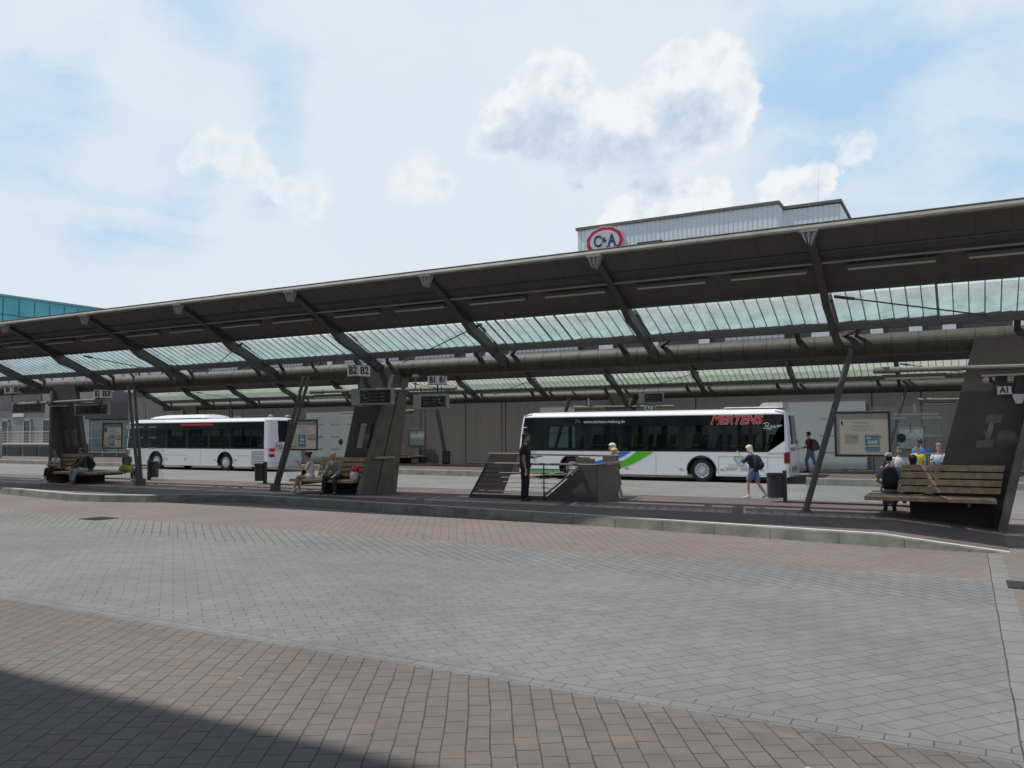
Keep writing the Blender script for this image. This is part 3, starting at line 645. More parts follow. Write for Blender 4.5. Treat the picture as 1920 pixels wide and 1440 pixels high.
for z in (1.40, 1.55, 1.70, 1.85, 2.0, 2.15): m.tube((-104, 45.7, z), (-72.6, 45.7, z), .02, n=6)
m.build('bars', M_frame, rl, world=True)
m = MB(); m.tube((-104, 45.7, 2.36), (-72.6, 45.7, 2.36), .035, n=8); m.build('handrail', M_frame, rl, world=True)
for j in range(12): m = MB(); m.tube((-103.5+j*2.8, 45.7, 1.28), (-103.5+j*2.8, 45.7, 2.36), .028, n=6); m.build('post', M_frame, rl, world=True)
# tall block left of the viewer, out of the picture: it throws the shade in the lower left corner
sb = thing('tall_block', 'tall building out of frame whose shadow crosses the lower left paving', 'building', (-45, -5, 0))
m = MB(); m.box(-90, -13.0, -14, 1.65, 0, 19.5); m.build('wall', M_beige, sb, world=True)
m = MB(); m.box(-90.2, -12.8, -14.2, 1.75, 19.5, 19.9); m.build('roof', M_trim, sb, world=True)
for fl in range(5):
    for j in range(14):
        m = MB(); x = -88+j*5.2; m.box(x, x+2.4, 1.62, 1.69, 2+fl*3.5, 4+fl*3.5); m.build('window', M_glassdk, sb, world=True)

# ------------------------------------------------------------ benches
def bench(label, u0, s, dy=0, dz=0, wood=None):
    wood = wood or M_wood
    b = thing('bench', label, 'bench', (u0+s*2.8, 20+dy, .2+dz), 0, 'slatted benches built against the canopy pylons')
    def X(t): return s*(t-2.8)
    def bx(mb, t0, t1, y0, y1, z0, z1): a, c = X(t0), X(t1); mb.box(min(a, c), max(a, c), y0-20, y1-20, z0-.2, z1-.2)
    m = MB()
    for y0, y1 in ((19.28, 19.50), (19.52, 19.72), (19.74, 19.92)): bx(m, 1.45, 3.92, y0, y1, .58, .67)
    m.build('front_seat', wood, b, bevel=.012)
    m = MB()
    for y0, y1 in ((20.52, 20.72), (20.74, 20.94), (20.96, 21.16)): bx(m, 1.45, 3.88, y0, y1, .58, .67)
    bx(m, 1.45, 2.55, 19.96, 20.48, .59, .665); m.build('rear_seat', wood, b, bevel=.012)
    m = MB()
    for i in range(4):
        z0 = .74+i*.155; sl_ = .035*i; a0, a1 = X(2.05+sl_*.9), X(4.0+sl_*.8)
        y = 19.90+.012*i
        m.prism([(a0, y-20, z0-.2), (a1, y-20, z0-.2), (a1, y+.045-20, z0-.2), (a0, y+.045-20, z0-.2)], [(a0+s*.03, y+.02-20, z0+.125-.2), (a1+s*.03, y+.02-20, z0+.125-.2), (a1+s*.03, y+.065-20, z0+.125-.2), (a0+s*.03, y+.065-20, z0+.125-.2)])
    m.build('backrest', wood, b)
    m = MB()
    for t in (2.2, 2.75): bx(m, t, t+.05, 19.98, 20.04, .55, 1.3)
    for t in (1.9, 3.4): bx(m, t, t+.06, 19.32, 21.1, .50, .58)
    m.build('bench_frame', M_dark, b)
    return b
bench('weathered slatted wooden bench where the man in the pale cap sits, nearest the viewer', -3.4, 1, wood=M_woodw)
bench('slatted wooden bench in the middle where the bald man and the girl in white sit', -20.05, 1)
bench('slatted wooden bench at the left where the man with the dark jacket sits', -27.25, -1)
bench('far platform wooden bench with the person in yellow, against the concrete wall', -27.25, -1, 20.33, .03)

# ------------------------------------------------------------ litter bins
def bin_(label, x, y, s, z=.2):
    b = thing('litter_bin', label, 'bin', (x, y, z), 0, 'round litter bins on posts')
    m = MB(); N = 20
    prof = [(.17, .13), (.205, .13), (.215, .70), (.235, .72), (.235, .76), (.18, .76), (.17, .40)]
    m.loft([[(r*cos(2*pi*i/N), r*sin(2*pi*i/N), z_) for i in range(N)] for r, z_ in prof]); m.build('bin_body', M_dark, b, smooth=False)
    m = MB(); m.box(s*.245-.045, s*.245+.045, -.06, .06, -.05, .84); m.box(min(s*.2, s*.25), max(s*.2, s*.25), -.03, .03, .25, .32); m.build('post', M_dark, b)
    m = MB(); m.tube((0, 0, .762), (0, 0, .775), .19, .19, 20); m.build('liner_rim', M_black, b)
    return b
bin_('black litter bin on a post beside the woman with the rucksack', -4.42, 22.4, 1)
bin_('black litter bin on a post behind the white rear of the left bus', -23.05, 22.4, 1)
bin_('black litter bin on a post beside the twin leaning posts at the left', -29.06, 22.4, -1)
bin_('black litter bin standing by the concrete wall on the far platform', -26.35, 40, -1, .24)

# ------------------------------------------------------------ glass screens and boards
def screen(label, xa, xb, slant, rows, rail, zt=2.66, y=22.25):
    w = thing('glass_screen', label, 'glass screen', ((xa+xb)/2, y, .2), 0, 'glass wind screens of the near platform')
    cx_ = (xa+xb)/2; m = MB()
    n = 3
    for i in range(n):
        a = xa+(xb-xa)*i/n+.01; b = xa+(xb-xa)*(i+1)/n-.01; sa = slant if i == 0 and slant > 0 else 0; sb_ = slant if i == n-1 and slant < 0 else 0
        m.face([(a-cx_, 0, .08), (b-cx_, 0, .08), (b+sb_-cx_, 0, zt-.2), (a+sa-cx_, 0, zt-.2)])
    m.build('pane', M_screenglass, w)
    m = MB()
    for z in rows:
        x = xa+.5
        while x < xb-.5: m.box(x-cx_, x+.45-cx_, -.006, -.003, z-.2-.03, z-.2+.03); x += .78
    m.build('frosted_strip', M_frost, w)
    m = MB(); m.box(rail[0]-cx_, rail[1]-cx_, -.03, .03, -.02, .06)
    for t in range(4): x = rail[0]+.3+(rail[1]-rail[0]-.6)*t/3; m.box(x-.03-cx_, x+.03-cx_, -.04, .04, -.2, 0)
    m.build('bottom_rail', M_dark, w)
    return w
screen('clear glass wind screen behind the right bench, with frosted dashes', -3.75, 1.15, .5, (2.38, 1.95, 1.52), (-4.15, .6))
screen('clear glass wind screen behind the girl in white', -21.6, -16.9, 0, (2.38, 1.95, 1.52), (-22.7, -16.9))
screen('clear glass wind screen behind the left bench', -32.8, -28.2, 0, (2.38, 1.95, 1.52), (-32.8, -29.5))
def board(label, xa, xb, z0, z1, y, rich, frame=M_ink, group='information boards under the canopies'):
    b = thing('information_board', label, 'notice board', ((xa+xb)/2, y, z0), 0, group); w = (xb-xa); h = z1-z0; hw = w/2
    m = MB(); m.box(-hw, hw, -.03, .03, 0, h); m.build('panel', M_paper if rich != 'map' else mat('board_pale', (.50, .53, .50), .6), b)
    m = MB(); t = .035
    m.box(-hw-.01, hw+.01, -.05, -.032, h-t, h+.01); m.box(-hw-.01, hw+.01, -.05, -.032, -.01, t); m.box(-hw-.01, -hw+t, -.05, -.032, t, h-t); m.box(hw-t, hw+.01, -.05, -.032, t, h-t); m.build('frame', frame, b)
    m = MB(); m.box(-hw-.03, hw+.03, -.03, -.01, h+.01, h+.028); m.box(-hw-.03, hw+.03, -.03, -.01, -.03, -.012); m.box(hw+.01, hw+.03, -.03, -.01, -.03, h+.028); m.box(-hw-.03, -hw-.01, -.03, -.01, -.03, h+.028); m.build('edge_trim', M_gusset, b)
    F = -.034
    def pr(x0, x1, za, zb, mm, nm='print'):
        q_ = MB(); q_.box(-hw+x0*w, -hw+x1*w, F-.002, F, za*h, zb*h); q_.build(nm, mm, b)
    if rich == 'A':
        pr(.55, .80, .12, .50, M_blue); q_ = MB()
        for x0, x1, z0_, z1_ in ((.55, .82, .46, .51), (.60, .78, .27, .35), (.58, .66, .38, .43), (.62, .80, .22, .25), (.54, .80, .20, .22)): q_.box(-hw+x0*w, -hw+x1*w, F-.005, F-.003, z0_*h, z1_*h)
        q_.build('print', mat('print_pale', (.42, .44, .40), .6, var=.3, vscale=30), b)
        q_ = MB()
        for i in range(7): q_.box(-hw+(.18+.033*i)*w, -hw+(.185+.033*i)*w, F-.002, F, .32*h, .50*h)
        for z in (.32, .36, .42, .46, .50): q_.box(-hw+.18*w, -hw+.42*w, F-.0025, F, z*h-.003, z*h+.003)
        q_.box(-hw+.30*w, -hw+.40*w, F-.003, F, .43*h, .47*h); q_.build('print', M_pgrey, b)
        q_ = MB(); q_.ball((-hw+.13*w, F, .76*h), .022, .004, .05, 10, 6); q_.build('print', M_ink, b)
        q_ = MB()
        for i in range(3): q_.box(-hw+.3*w, -hw+(.7-.05*i)*w, F-.002, F, (.62+.08*i)*h, (.625+.08*i)*h+.002)
        q_.build('print', mat('print_faint', (.42, .41, .36), .6), b)
    elif rich == 'B':
        q_ = MB(); q_.ball((-hw+.15*w, F, .73*h), .09, .004, .10, 14, 8); q_.build('sticker', M_green, b)
        pr(.34, .60, .12, .52, M_blue); pr(.66, .92, .36, .52, M_pgrey); pr(.05, .28, .12, .48, mat('print_olive', (.40, .38, .26), .6))
        q_ = MB()
        for z0_, z1_, x0, x1 in ((.30, .38, .42, .56), (.20, .24, .38, .58), (.43, .46, .40, .5)): q_.box(-hw+x0*w, -hw+x1*w, F-.005, F-.003, z0_*h, z1_*h)
        q_.build('print', M_paper, b)
        q_ = MB()
        for i in range(3): q_.box(-hw+.3*w, -hw+(.72-.05*i)*w, F-.002, F, (.62+.08*i)*h, (.625+.08*i)*h+.003)
        q_.box(-hw+.05*w, -hw+.30*w, F-.002, F, .5*h, .506*h); q_.build('print', mat('print_faint', (.42, .41, .36), .6), b)
        q_ = MB()
        for i in range(3): q_.box(-hw+(.12+.1*i)*w, -hw+(.15+.1*i)*w, F-.002, F, .04*h, .07*h)
        q_.build('print', M_red, b)
    else:
        rr = random.Random(int(xa*10)); q_ = MB()
        for i in range(26): a = rr.uniform(.1, .9); z = rr.uniform(.1, .9); q_.beam((-hw+a*w, F-.002, z*h), (-hw+min(.93, a+rr.uniform(.05, .25))*w, F-.002, min(.93, max(.07, z+rr.uniform(-.2, .2)))*h), .003, .010)
        q_.build('print', M_pgrey, b)
        pr(.47, .52, .72, .95, mat('print_dark_green', (.06, .13, .12), .6))
    return b
board('large framed information board with blue print, behind the right bench', -2.87, -1.61, 1.45, 2.54, 22.16, 'A')
board('framed information board with a green round sticker, above the girl in white', -21.40, -20.04, 1.50, 2.56, 22.16, 'B')
board('framed information board with dark sticker, behind the left bench', -31.95, -30.68, 1.51, 2.56, 22.16, 'B')
board('framed street map on the concrete wall behind the far yellow jacket bench', -30.04, -28.86, 1.28, 2.25, 41.42, 'map', mat('frame_green', (.08, .12, .11), .5))
board('pale framed timetable map on the far wall above the people at right', -2.70, -1.60, 1.20, 2.30, 41.42, 'map', mat('frame_green', (.08, .12, .11), .5))
for dy in (0,):
    m = MB()
    for x0_ in (-30.5, ): pass
# stickers and paper on the glass
m = MB(); m.ball((-1.36, 22.19, 1.89), .10, .004, .115, 16, 8); tag(m.build('round_sticker', M_green, smooth=True), 'round dark green sticker on the glass in front of the person in blue', 'sticker')
m = MB(); m.ball((-19.02, 22.19, 1.78), .10, .004, .115, 16, 8); tag(m.build('round_sticker', M_green, smooth=True), 'round dark green sticker on the glass right of the board above the girl', 'sticker')
nt = MB(); a = .26
def nx(t, z): return -3.4+t+a*z
for t0, t1, z0, z1 in ((3.20, 3.50, 2.22, 2.40), (3.28, 3.38, 1.86, 2.22), (3.14, 3.46, 1.70, 1.86)): nt.ext_y([(nx(t0, z0), z0), (nx(t1, z0), z0), (nx(t1, z1), z1), (nx(t0, z1), z1)], 20.10, 20.115)
tag(nt.build('paper_notice', mat('tape_grey', (.135, .135, .135), .7)), 'grey paper notice shaped like a capital i taped to the right pylon', 'notice')

# ------------------------------------------------------------ stop signs and departure displays
def stop_sign(label, txt, x, y, z, w, h, zpole, ang=38, hang=False):
    s = thing('stop_sign', label, 'sign', (x, y, z), R(38), 'platform number signs')
    for sg_ in (-1, 1):
        c_ = cos(R(ang)); n_ = sin(R(ang)); x0, y0 = 0, -.12
        ex, ey = sg_*w*c_, -.12+w*n_
        m = MB(); m.prism([(x0, y0, 0), (ex, ey, 0), (ex+.0*sg_, ey+.03, 0), (x0, y0+.03, 0)], [(x0, y0, h), (ex, ey, h), (ex, ey+.03, h), (x0, y0+.03, h)])
        pl = m.build('sign_plate', M_signw, s)
        rot = (pi/2, 0, R(ang)*sg_)
        nrm = Vector((sin(R(ang))*sg_, -cos(R(ang)), 0))*.006
        text(txt, h*.86, (ex/2+nrm.x, (y0+ey)/2+nrm.y-.002, h/2), M_ink, pl, rot=rot, off=.006, sx=.85 if w < .34 else .95)
        m = MB(); d = Vector((ex-x0, ey-y0, 0)).normalized(); q0 = Vector((x0, y0, 0))+nrm*.5; q1 = Vector((ex, ey, 0))+nrm*.5
        for za, zb in ((0, .018), (h-.018, h)): m.prism([q0+Vector((0, 0, za)), q1+Vector((0, 0, za)), q1+nrm+Vector((0, 0, za)), q0+nrm+Vector((0, 0, za))], [q0+Vector((0, 0, zb)), q1+Vector((0, 0, zb)), q1+nrm+Vector((0, 0, zb)), q0+nrm+Vector((0, 0, zb))])
        m.build('plate_edge', M_dark, pl)
    m = MB(); m.tube((0, 0, min(0, zpole-z)), (0, 0, max(h*.5, zpole-z)), .022, n=8); m.build('pole', M_dark, s)
    return s
stop_sign('white B2 platform sign standing in front of the canopy tube above the middle bench', 'B2', -15.62, 19.0, 3.74, .42, .36, 3.35)
stop_sign('white B1 platform sign above the thin display right of the middle pylon', 'B1', -12.82, 19.0, 3.41, .34, .27, 3.2)
stop_sign('white B4 platform sign at the far left edge', 'B4', -34.9, 20.0, 3.80, .50, .34, 3.5)
stop_sign('white B3 platform sign left of the twin leaning posts', 'B3', -29.0, 20.0, 3.47, .42, .34, 3.3)
stop_sign('small white A1 sign hanging from the lamp arm over the right bench', 'A1', .80, 20.0, 2.80, .235, .20, 3.35)
stop_sign('far white A1 sign just above the roof of the right bus', 'A1', -13.3, 38.2, 3.05, .36, .30, 3.4)

def display(label, x, y, z, L_, h, ang, leftgrey, zarm, d=.14, flip=False):
    s = thing('departure_display', label, 'display', (x, y, z), R(ang), 'hanging departure displays')
    m = MB(); m.box(-L_/2, L_/2, 0, d, 0, h); m.build('casing', M_greybox, s, bevel=.015)
    xa, xb = (-L_/2+leftgrey, L_/2-.05)
    m = MB(); m.box(xa, xb, -.012, -.002, .06, h-.06); sc = m.build('screen', M_screen, s)
    m = MB()
    for i in range(3):
        zz = .12+i*(h-.2)/3; q0 = xa+(.34 if not flip else .06); m.box(q0, q0+(xb-xa)*.28, -.018, -.014, zz, zz+.035); m.box(q0+(xb-xa)*.36, q0+(xb-xa)*.50, -.018, -.014, zz, zz+.035)
    m.build('display_text', M_amber, sc)
    m = MB(); cxx = (xa+.18) if not flip else (xb-.18); ccz = h/2; n = 20
    m.loft([[(cxx+r*cos(2*pi*i/n), -.016, ccz+r*sin(2*pi*i/n)) for i in range(n)] for r in (.15, .165)], caps=False)
    m.beam((cxx-.09, -.017, ccz+.04), (cxx+.02, -.017, ccz+.09), .004, .022); m.beam((cxx+.02, -.017, ccz+.09), (cxx-.05, -.017, ccz-.05), .004, .022); m.beam((cxx-.05, -.017, ccz-.05), (cxx+.10, -.017, ccz-.04), .004, .022)
    m.build('display_symbol', mat('display_white', (.16, .165, .16), .5), sc)
    for t in (-.3, .3):
        m = MB(); m.tube((t*L_, d/2, h), (t*L_, d/2, zarm-z), .02, n=6); m.build('hanger', M_steel, s)
    return s
display('grey departure display hanging left of the middle pylon, screen mostly dark', -15.15, 19.0, 2.90, 1.45, .49, 3, .33, 3.4)
display('grey departure display hanging right of the middle pylon under the B1 sign', -13.15, 19.1, 2.74, 1.12, .42, 3, .28, 3.36, flip=True)
display('dark departure display hanging at the far left under the B4 sign', -33.85, 20.0, 2.98, 2.2, .45, -2, .1, 3.5)
display('departure display hanging left of the twin leaning posts under the B3 sign', -29.65, 20.0, 2.82, 1.9, .46, 3, .1, 3.4, flip=True)
display('far departure display hanging above the roof of the right bus', -13.45, 38.6, 3.48, 1.25, .52, 3, .30, 4.3)
display('far departure display half hidden behind the middle pylon', -29.6, 36.8, 3.35, 1.3, .52, 3, .25, 4.3)
m = MB(); m.ball((0, 0, .12), .11, .11, .07, 14, 8); m.tube((0, 0, -.25), (0, 0, .08), .02, n=6)
o = m.build('camera_dome', M_greybox); o.location = (-14.0, 19.6, 3.60); tag(o, 'small round camera dome on a stalk beside the B1 sign', 'camera')
m = MB(); m.prism([(-.12, 0, .2), (.12, 0, .2), (.07, 0, 0), (-.05, 0, 0)], [(-.12, .16, .2), (.12, .16, .2), (.07, .16, 0), (-.05, .16, 0)])
o = m.build('spot_lamp', M_signw); o.location = (1.0, 20.0, 2.62); tag(o, 'small white wedge lamp below the A1 sign at the right edge', 'lamp')
m = MB(); m.box(-.9, .9, 0, .12, 0, .07); m.box(-.04, .04, .03, .1, .07, .5)
for X_, Z_, lab in ((-1.9, 2.75, 'pale strip lamp above the people at the far right platform'), (-17.5, 3.35, 'pale strip lamp on the far platform just above the right bus'), (-33.2, 2.6, 'short pale strip lamp on the far platform right of the middle pylon')):
    o = m.build('strip_lamp', M_lens); o.location = (X_, 40.2, Z_); tag(o, lab, 'lamp', 'strip lamps of the far platform')
    m = MB(); m.box(-.9, .9, 0, .12, 0, .07); m.box(-.04, .04, .03, .1, .07, .5)

# ------------------------------------------------------------ railed stair enclosure
st = thing('stair_enclosure', 'dark metal stair enclosure with horizontal bars and handrails in the middle of the platform', 'railing', (-10.6, 20.4, .2))
m = MB(); y0, y1 = 20.30, 20.36
m.ext_y([(-10.25, .18), (-8.62, .18), (-8.62, 1.18), (-9.02, 1.18)], y0, y1)
m.ext_y([(-12.66, .15), (-10.2, .15), (-10.05, .32), (-12.55, .32)], y0, y1)
m.build('side_panel', M_conc, st, world=True)
m = MB(); m.box(-8.68, -8.60, 20.37, 21.85, .15, 1.18); m.box(-8.98, -8.72, 20.37, 20.45, .18, 1.36); m.build('end_panel', mat('stone_brown', (.125, .115, .10), .8, var=.2), st, world=True)
m = MB(); m.ext_y([(-13.45, .2), (-12.40, .2), (-11.85, 1.42), (-12.80, 1.42)], 21.86, 21.92); m.build('slanted_plate', M_conc, st, world=True)
m = MB(); m.ext_y([(-9.78, 1.1), (-9.42, 1.1), (-9.38, 1.36), (-9.82, 1.36)], 21.6, 21.66); m.box(-8.98, -8.62, 21.6, 21.66, 1.1, 1.38); m.build('glass_panel', mat('smoked_panel', (.17, .16, .13), .3), st, world=True)
m = MB(); m.path([(-12.66, 20.33, 1.20), (-8.62, 20.33, 1.20), (-8.45, 20.6, 1.24), (-8.45, 21.8, 1.24)], .03, 8); m.build('handrail', M_rail, st, world=True)
m = MB(); m.path([(-12.9, 21.9, 1.43), (-8.6, 21.9, 1.40)], .03, 8); m.build('handrail', M_rail, st, world=True)
m = MB(); m.path([(-10.25, 20.28, .28), (-9.12, 20.28, 1.14)], .025, 8); m.build('stair_rail', M_rail, st, world=True)
m = MB()
for i, z in enumerate((.42, .55, .68, .81, .94, 1.06)):
    m.tube((-12.62+.62*(z-.2), 20.33, z), (-10.15+1.2*(z-.32), 20.33, z), .013, n=6)
m.build('bars', M_grill, st, world=True)
m = MB()
m.tube((-10.2, 20.33, .3), (-10.2, 20.33, 1.2), .02, n=8); m.build('post', M_grill, st, world=True)
m = MB(); m.tube((-12.62, 20.33, .2), (-12.0, 20.33, 1.2), .03, n=8); m.build('post', M_grill, st, world=True)
m = MB(); m.tube((-10.2, 21.9, .2), (-10.2, 21.9, 1.36), .02, n=8); m.build('post', M_grill, st, world=True)

# drains
m = MB(); m.box(-.35, .35, -.3, .3, .002, .012)
for i in range(6): m.box(-.3+i*.11, -.25+i*.11, -.26, .26, .012, .018)
o = m.build('drain_cover', M_dark); o.location = (-18.85, 13.0, 0); tag(o, 'dark drain cover in the paving at the left', 'drain')
o = o.copy(); C.objects.link(o); o.location = (.78, 13.0, 0); tag(o, 'dark slotted drain cover at the right edge of the paving', 'drain')

# ------------------------------------------------------------ buses
def wheel(parent, x, y, side, style):
    t = MB(); N = 28; r = .48
    prof = [(.30, .04), (.44, .0), (.475, .03), (.48, .07), (.48, .25), (.46, .29)]
    t.loft([[(r_*cos(2*pi*i/N), d_*side, r_*sin(2*pi*i/N)) for i in range(N)] for r_, d_ in prof], caps=False)
    o = t.build('wheel', M_black, parent, smooth=True); o.location = (x, y, .48)
    h = MB(); prof = [(.31, .05), (.30, .02), (.27, .035), (.16, .06), (.15, .02), (.09, .0), (.0001, .0)] if style == 'cap' else [(.30, .04), (.29, .01), (.26, .0), (.16, -.01), (.10, -.02), (.0001, -.025)]
    h.loft([[(r_*cos(2*pi*i/N), d_*side, r_*sin(2*pi*i/N)) for i in range(N)] for r_, d_ in prof], caps=False)
    hb = h.build('rim', M_hub, o, smooth=False)
    k = MB()
    for i in range(10):
        a_ = 2*pi*i/10; c = Vector((.225*cos(a_), (.044 if style == 'cap' else .003)*side, .225*sin(a_))); k.tube(c-Vector((0, .008*side, 0)), c+Vector((0, .003*side, 0)), .026, n=8)
    k.build('rim_holes', M_black, o)
    return o
def arch(cx_, r, z0, n=14): return [(cx_+r*cos(pi-pi*i/n), .46+r*sin(pi-pi*i/n)) for i in range(n+1)]
def bus(label, x, y, L_, wx, pill, style):
    b = thing('city_bus', label, 'bus', (x, y, 0), 0)
    xf = lambda z: .0 if z < 1.2 else .26*((z-1.2)/1.7)**1.5
    xr = lambda z: L_-(0 if z < 1.5 else .10*((z-1.5)/1.4)**1.5)
    zb, zw, zt = .26, 1.24, 2.74; r = .60
    def side_poly():
        p = [(.12, zb)]
        for w in wx: p += [(w-r, zb)]+arch(w, r, zb)+[(w+r, zb)]
        return p+[(L_-.12, zb), (L_-.12, zw), (.12, zw)]
    m = MB(); sp = side_poly()
    m.ext_y(sp, 0, .03); m.ext_y(sp, 2.52, 2.55)
    # roof
    prof = [(0, zt), (0, 2.775), (.035, 2.83), (.09, 2.88), (.17, 2.92), (.30, 2.955), (.6, 2.985), (1.275, 3.0)]; prof += [(2.55-a_, b_) for a_, b_ in prof[-2::-1]]
    rings = []
    for xx, k in ((.30, .0), (.40, .75), (.55, .96), (1.1, 1), (L_-1.1, 1), (L_-.5, .96), (L_-.25, .6), (L_-.12, 0)):
        rings.append([(xx if z > 2.8 else (xf(2.8)+.12 if xx < 3 else xr(2.8)-.12) if k == 0 else xx, yy, zt+(z-zt)*(.35+.65*k)) for yy, z in prof])
    m.loft(rings, close=False, caps=False)
    # front and rear skins
    zs = [zb, .7, zw, 1.7, 2.2, 2.6, 2.84]
    def plan(xe, sgn): 
        return [(xe+sgn*.14, 0), (xe+sgn*.05, .03), (xe+sgn*.008, .10), (xe, .24), (xe-sgn*.02, .9), (xe-sgn*.02, 1.65), (xe, 2.31), (xe+sgn*.008, 2.45), (xe+sgn*.05, 2.52), (xe+sgn*.14, 2.55)]
    m.loft([[(a_, b_, z) for a_, b_ in plan(xf(z), 1)] for z in zs], close=False, caps=False)
    m.loft([[(a_, b_, z) for a_, b_ in plan(xr(z), -1)] for z in zs], close=False, caps=False)
    m.face([(a_, b_, 2.84) for a_, b_ in plan(xr(2.84), -1)]+[(L_-.5, 2.5, 2.9), (L_-.5, .05, 2.9)])
    m.face([(a_, b_, 2.84) for a_, b_ in plan(xf(2.84), 1)]+[(.7, 2.5, 2.9), (.7, .05, 2.9)])
    m.build('body', M_buswhite, b)
    # opaque black part of the window band, both sides
    zp = 2.34; m = MB()
    for ya, yb in ((-.004, .03), (2.52, 2.554)):
        m.ext_y([(.13+xf(zp), zp), (L_-.14, zp), (L_-.14, zt-.01), (.13+xf(zt), zt-.01)], ya, yb); m.box(.13, L_-.14, ya, yb, zw+.005, zw+.09)
        for i, (pa, pb) in enumerate(pill):
            if i: m.box(pa, pb, ya, yb, zw+.09, zp)
            else: m.ext_y([(.13, zw+.09), (pb, zw+.09), (pb+.1, zp), (.13+xf(zp), zp)], ya, yb)
    m.build('window_band', M_busblack, b)
    edges = []
    for (pa, pb), (qa, qb) in zip(pill, pill[1:]): edges.append((pb, qa))
    for e0, e1 in edges:
        for ya in (.012, 2.535):
            m = MB(); m.face([(e0, ya, zw+.09), (e1, ya, zw+.09), (e1, ya, zp), (e0, ya, zp)]); w = m.build('window', M_busglass, b)
            if e1-e0 > 1 and ya < 1:
                m = MB(); m.box(e0+.03, e1-.03, ya-.010, ya-.004, 2.02, 2.045); m.build('vent_bar', M_busblack, w)
    # inside
    m = MB(); m.box(.4, L_-.4, .06, 2.49, .98, 1.02); m.box(L_-.9, L_-.2, .1, 2.45, 1.02, 1.5); m.build('floor', M_inter, b)
    m = MB(); m.box(.5, L_-.5, .08, 2.47, 2.70, 2.73); m.box(1.5, L_-1, .1, .35, 2.45, 2.55); m.build('ceiling', mat('bus_ceiling', (.45, .46, .47), .6), b)
    for i in range(9):
        sx_ = 2.6+i*1.02
        if sx_ > L_-1.2: break
        m = MB()
        for ya in (.15, .60, 1.55, 2.0):
            m.box(sx_, sx_+.42, ya, ya+.40, 1.25, 1.36); m.prism([(sx_+.36, ya, 1.33), (sx_+.44, ya, 1.33), (sx_+.44, ya+.4, 1.33), (sx_+.36, ya+.4, 1.33)], [(sx_+.50, ya+.03, 1.95), (sx_+.56, ya+.03, 1.95), (sx_+.56, ya+.37, 1.95), (sx_+.50, ya+.37, 1.95)])
        m.build('seat_row', M_seatf, b)
    for px in (3.2, 5.4, 7.2, 9.3):
        m = MB(); m.tube((px, .95, 1.0), (px, .95, 2.7), .018, n=6); m.tube((px-.3, 1.5, 1.0), (px-.3, 1.5, 2.7), .018, n=6); m.tube((px, .2, 1.5), (px+1.2, .2, 1.5), .015, n=6); m.build('grab_pole', M_yellow, b)
    m = MB(); m.box(.6, L_-.5, .36, 2.2, .30, .9)
    for w in wx:
        for ya, yb in ((.02, .38), (2.17, 2.53)):
            pts = arch(w, r+.004, zb); m.loft([[(a_, yy, z_) for a_, z_ in pts] for yy in (ya, yb)], close=False, caps=False); m.face([(a_, .38 if ya < 1 else 2.17, z_) for a_, z_ in pts])
    m.build('underbody', M_black, b)
    m = MB()
    for w in wx:
        m.loft([[(w+rr_*cos(pi-pi*i/18), yy, .46+rr_*sin(pi-pi*i/18)) for i in range(19)] for rr_, yy in ((r-.005, .03), (r-.005, -.012), (r+.035, -.012), (r+.035, -.001))], close=False, caps=False)
    m.build('wheel_arch_trim', M_black if style == 'left' else mat('arch_trim', (.10, .10, .11), .5), b)
    for w in wx: wheel(b, w, .05, 1, 'cap' if style == 'right' else 'plain'); wheel(b, w, 2.50, -1, 'plain')
    for w in (wx[0]+.95, wx[0]+2.6, wx[1]-.85, wx[1]+.85):
        if w < L_-.4:
            m = MB(); m.box(w-.08, w+.08, -.012, -.002, .62 if style == 'left' else .50, .66 if style == 'left' else .54); m.build('side_marker', M_orange, b)
    return b, xf, xr
# right bus
P = [(.15, .28), (1.38, 1.56), (3.30, 3.56), (4.90, 5.14), (6.02, 6.30), (7.60, 7.88), (9.44, 9.64), (10.48, 10.66), (11.74, 11.86)]
rb, xf, xr = bus('white bus with blue and green swoosh stripes and red lettering', -18.08, 33.43, 12.0, (2.70, 8.55), P, 'right')
m = MB(); m.ext_y([(11.20, 1.22), (11.90, 1.70), (11.90, 2.72), (11.885, 2.72), (11.885, 1.22)], -.012, -.006); m.ext_y([(11.16, 1.22), (11.90, 1.22), (11.90, 1.70)], -.011, -.005); m.build('corner_panel', M_buswhite, rb)
m = MB(); m.ext_y([(11.35, 1.52), (11.84, 1.86), (11.84, 2.62), (11.35, 2.62)], .0, .001)
def band(pts_up, pts_dn, mm, nm='stripe'):
    q_ = MB()
    for i in range(len(pts_up)-1): q_.prism([(pts_up[i][0], -.006, pts_up[i][1]), (pts_up[i+1][0], -.006, pts_up[i+1][1]), (pts_dn[i+1][0], -.006, pts_dn[i+1][1]), (pts_dn[i][0], -.006, pts_dn[i][1])],
                                                [(pts_up[i][0], -.001, pts_up[i][1]), (pts_up[i+1][0], -.001, pts_up[i+1][1]), (pts_dn[i+1][0], -.001, pts_dn[i+1][1]), (pts_dn[i][0], -.001, pts_dn[i][1])])
    q_.build(nm, mm, rb)
band([(5.00, 1.235), (4.75, 1.08), (4.4, .93), (4.0, .82), (3.65, .77), (3.27, .74)], [(5.50, 1.235), (5.15, 1.03), (4.7, .83), (4.2, .70), (3.7, .65), (3.29, .645)], M_sblue)
band([(5.75, 1.235), (5.35, .95), (4.95, .74), (4.5, .58), (4.0, .46), (3.6, .40), (3.32, .38)], [(6.50, 1.235), (5.9, .87), (5.4, .64), (4.9, .47), (4.3, .35), (3.7, .29), (3.31, .28)], M_sgreen)
band([(.13, .40), (1.0, .405), (2.08, .42)], [(.13, .27), (1.0, .275), (2.08, .285)], M_sgreen)
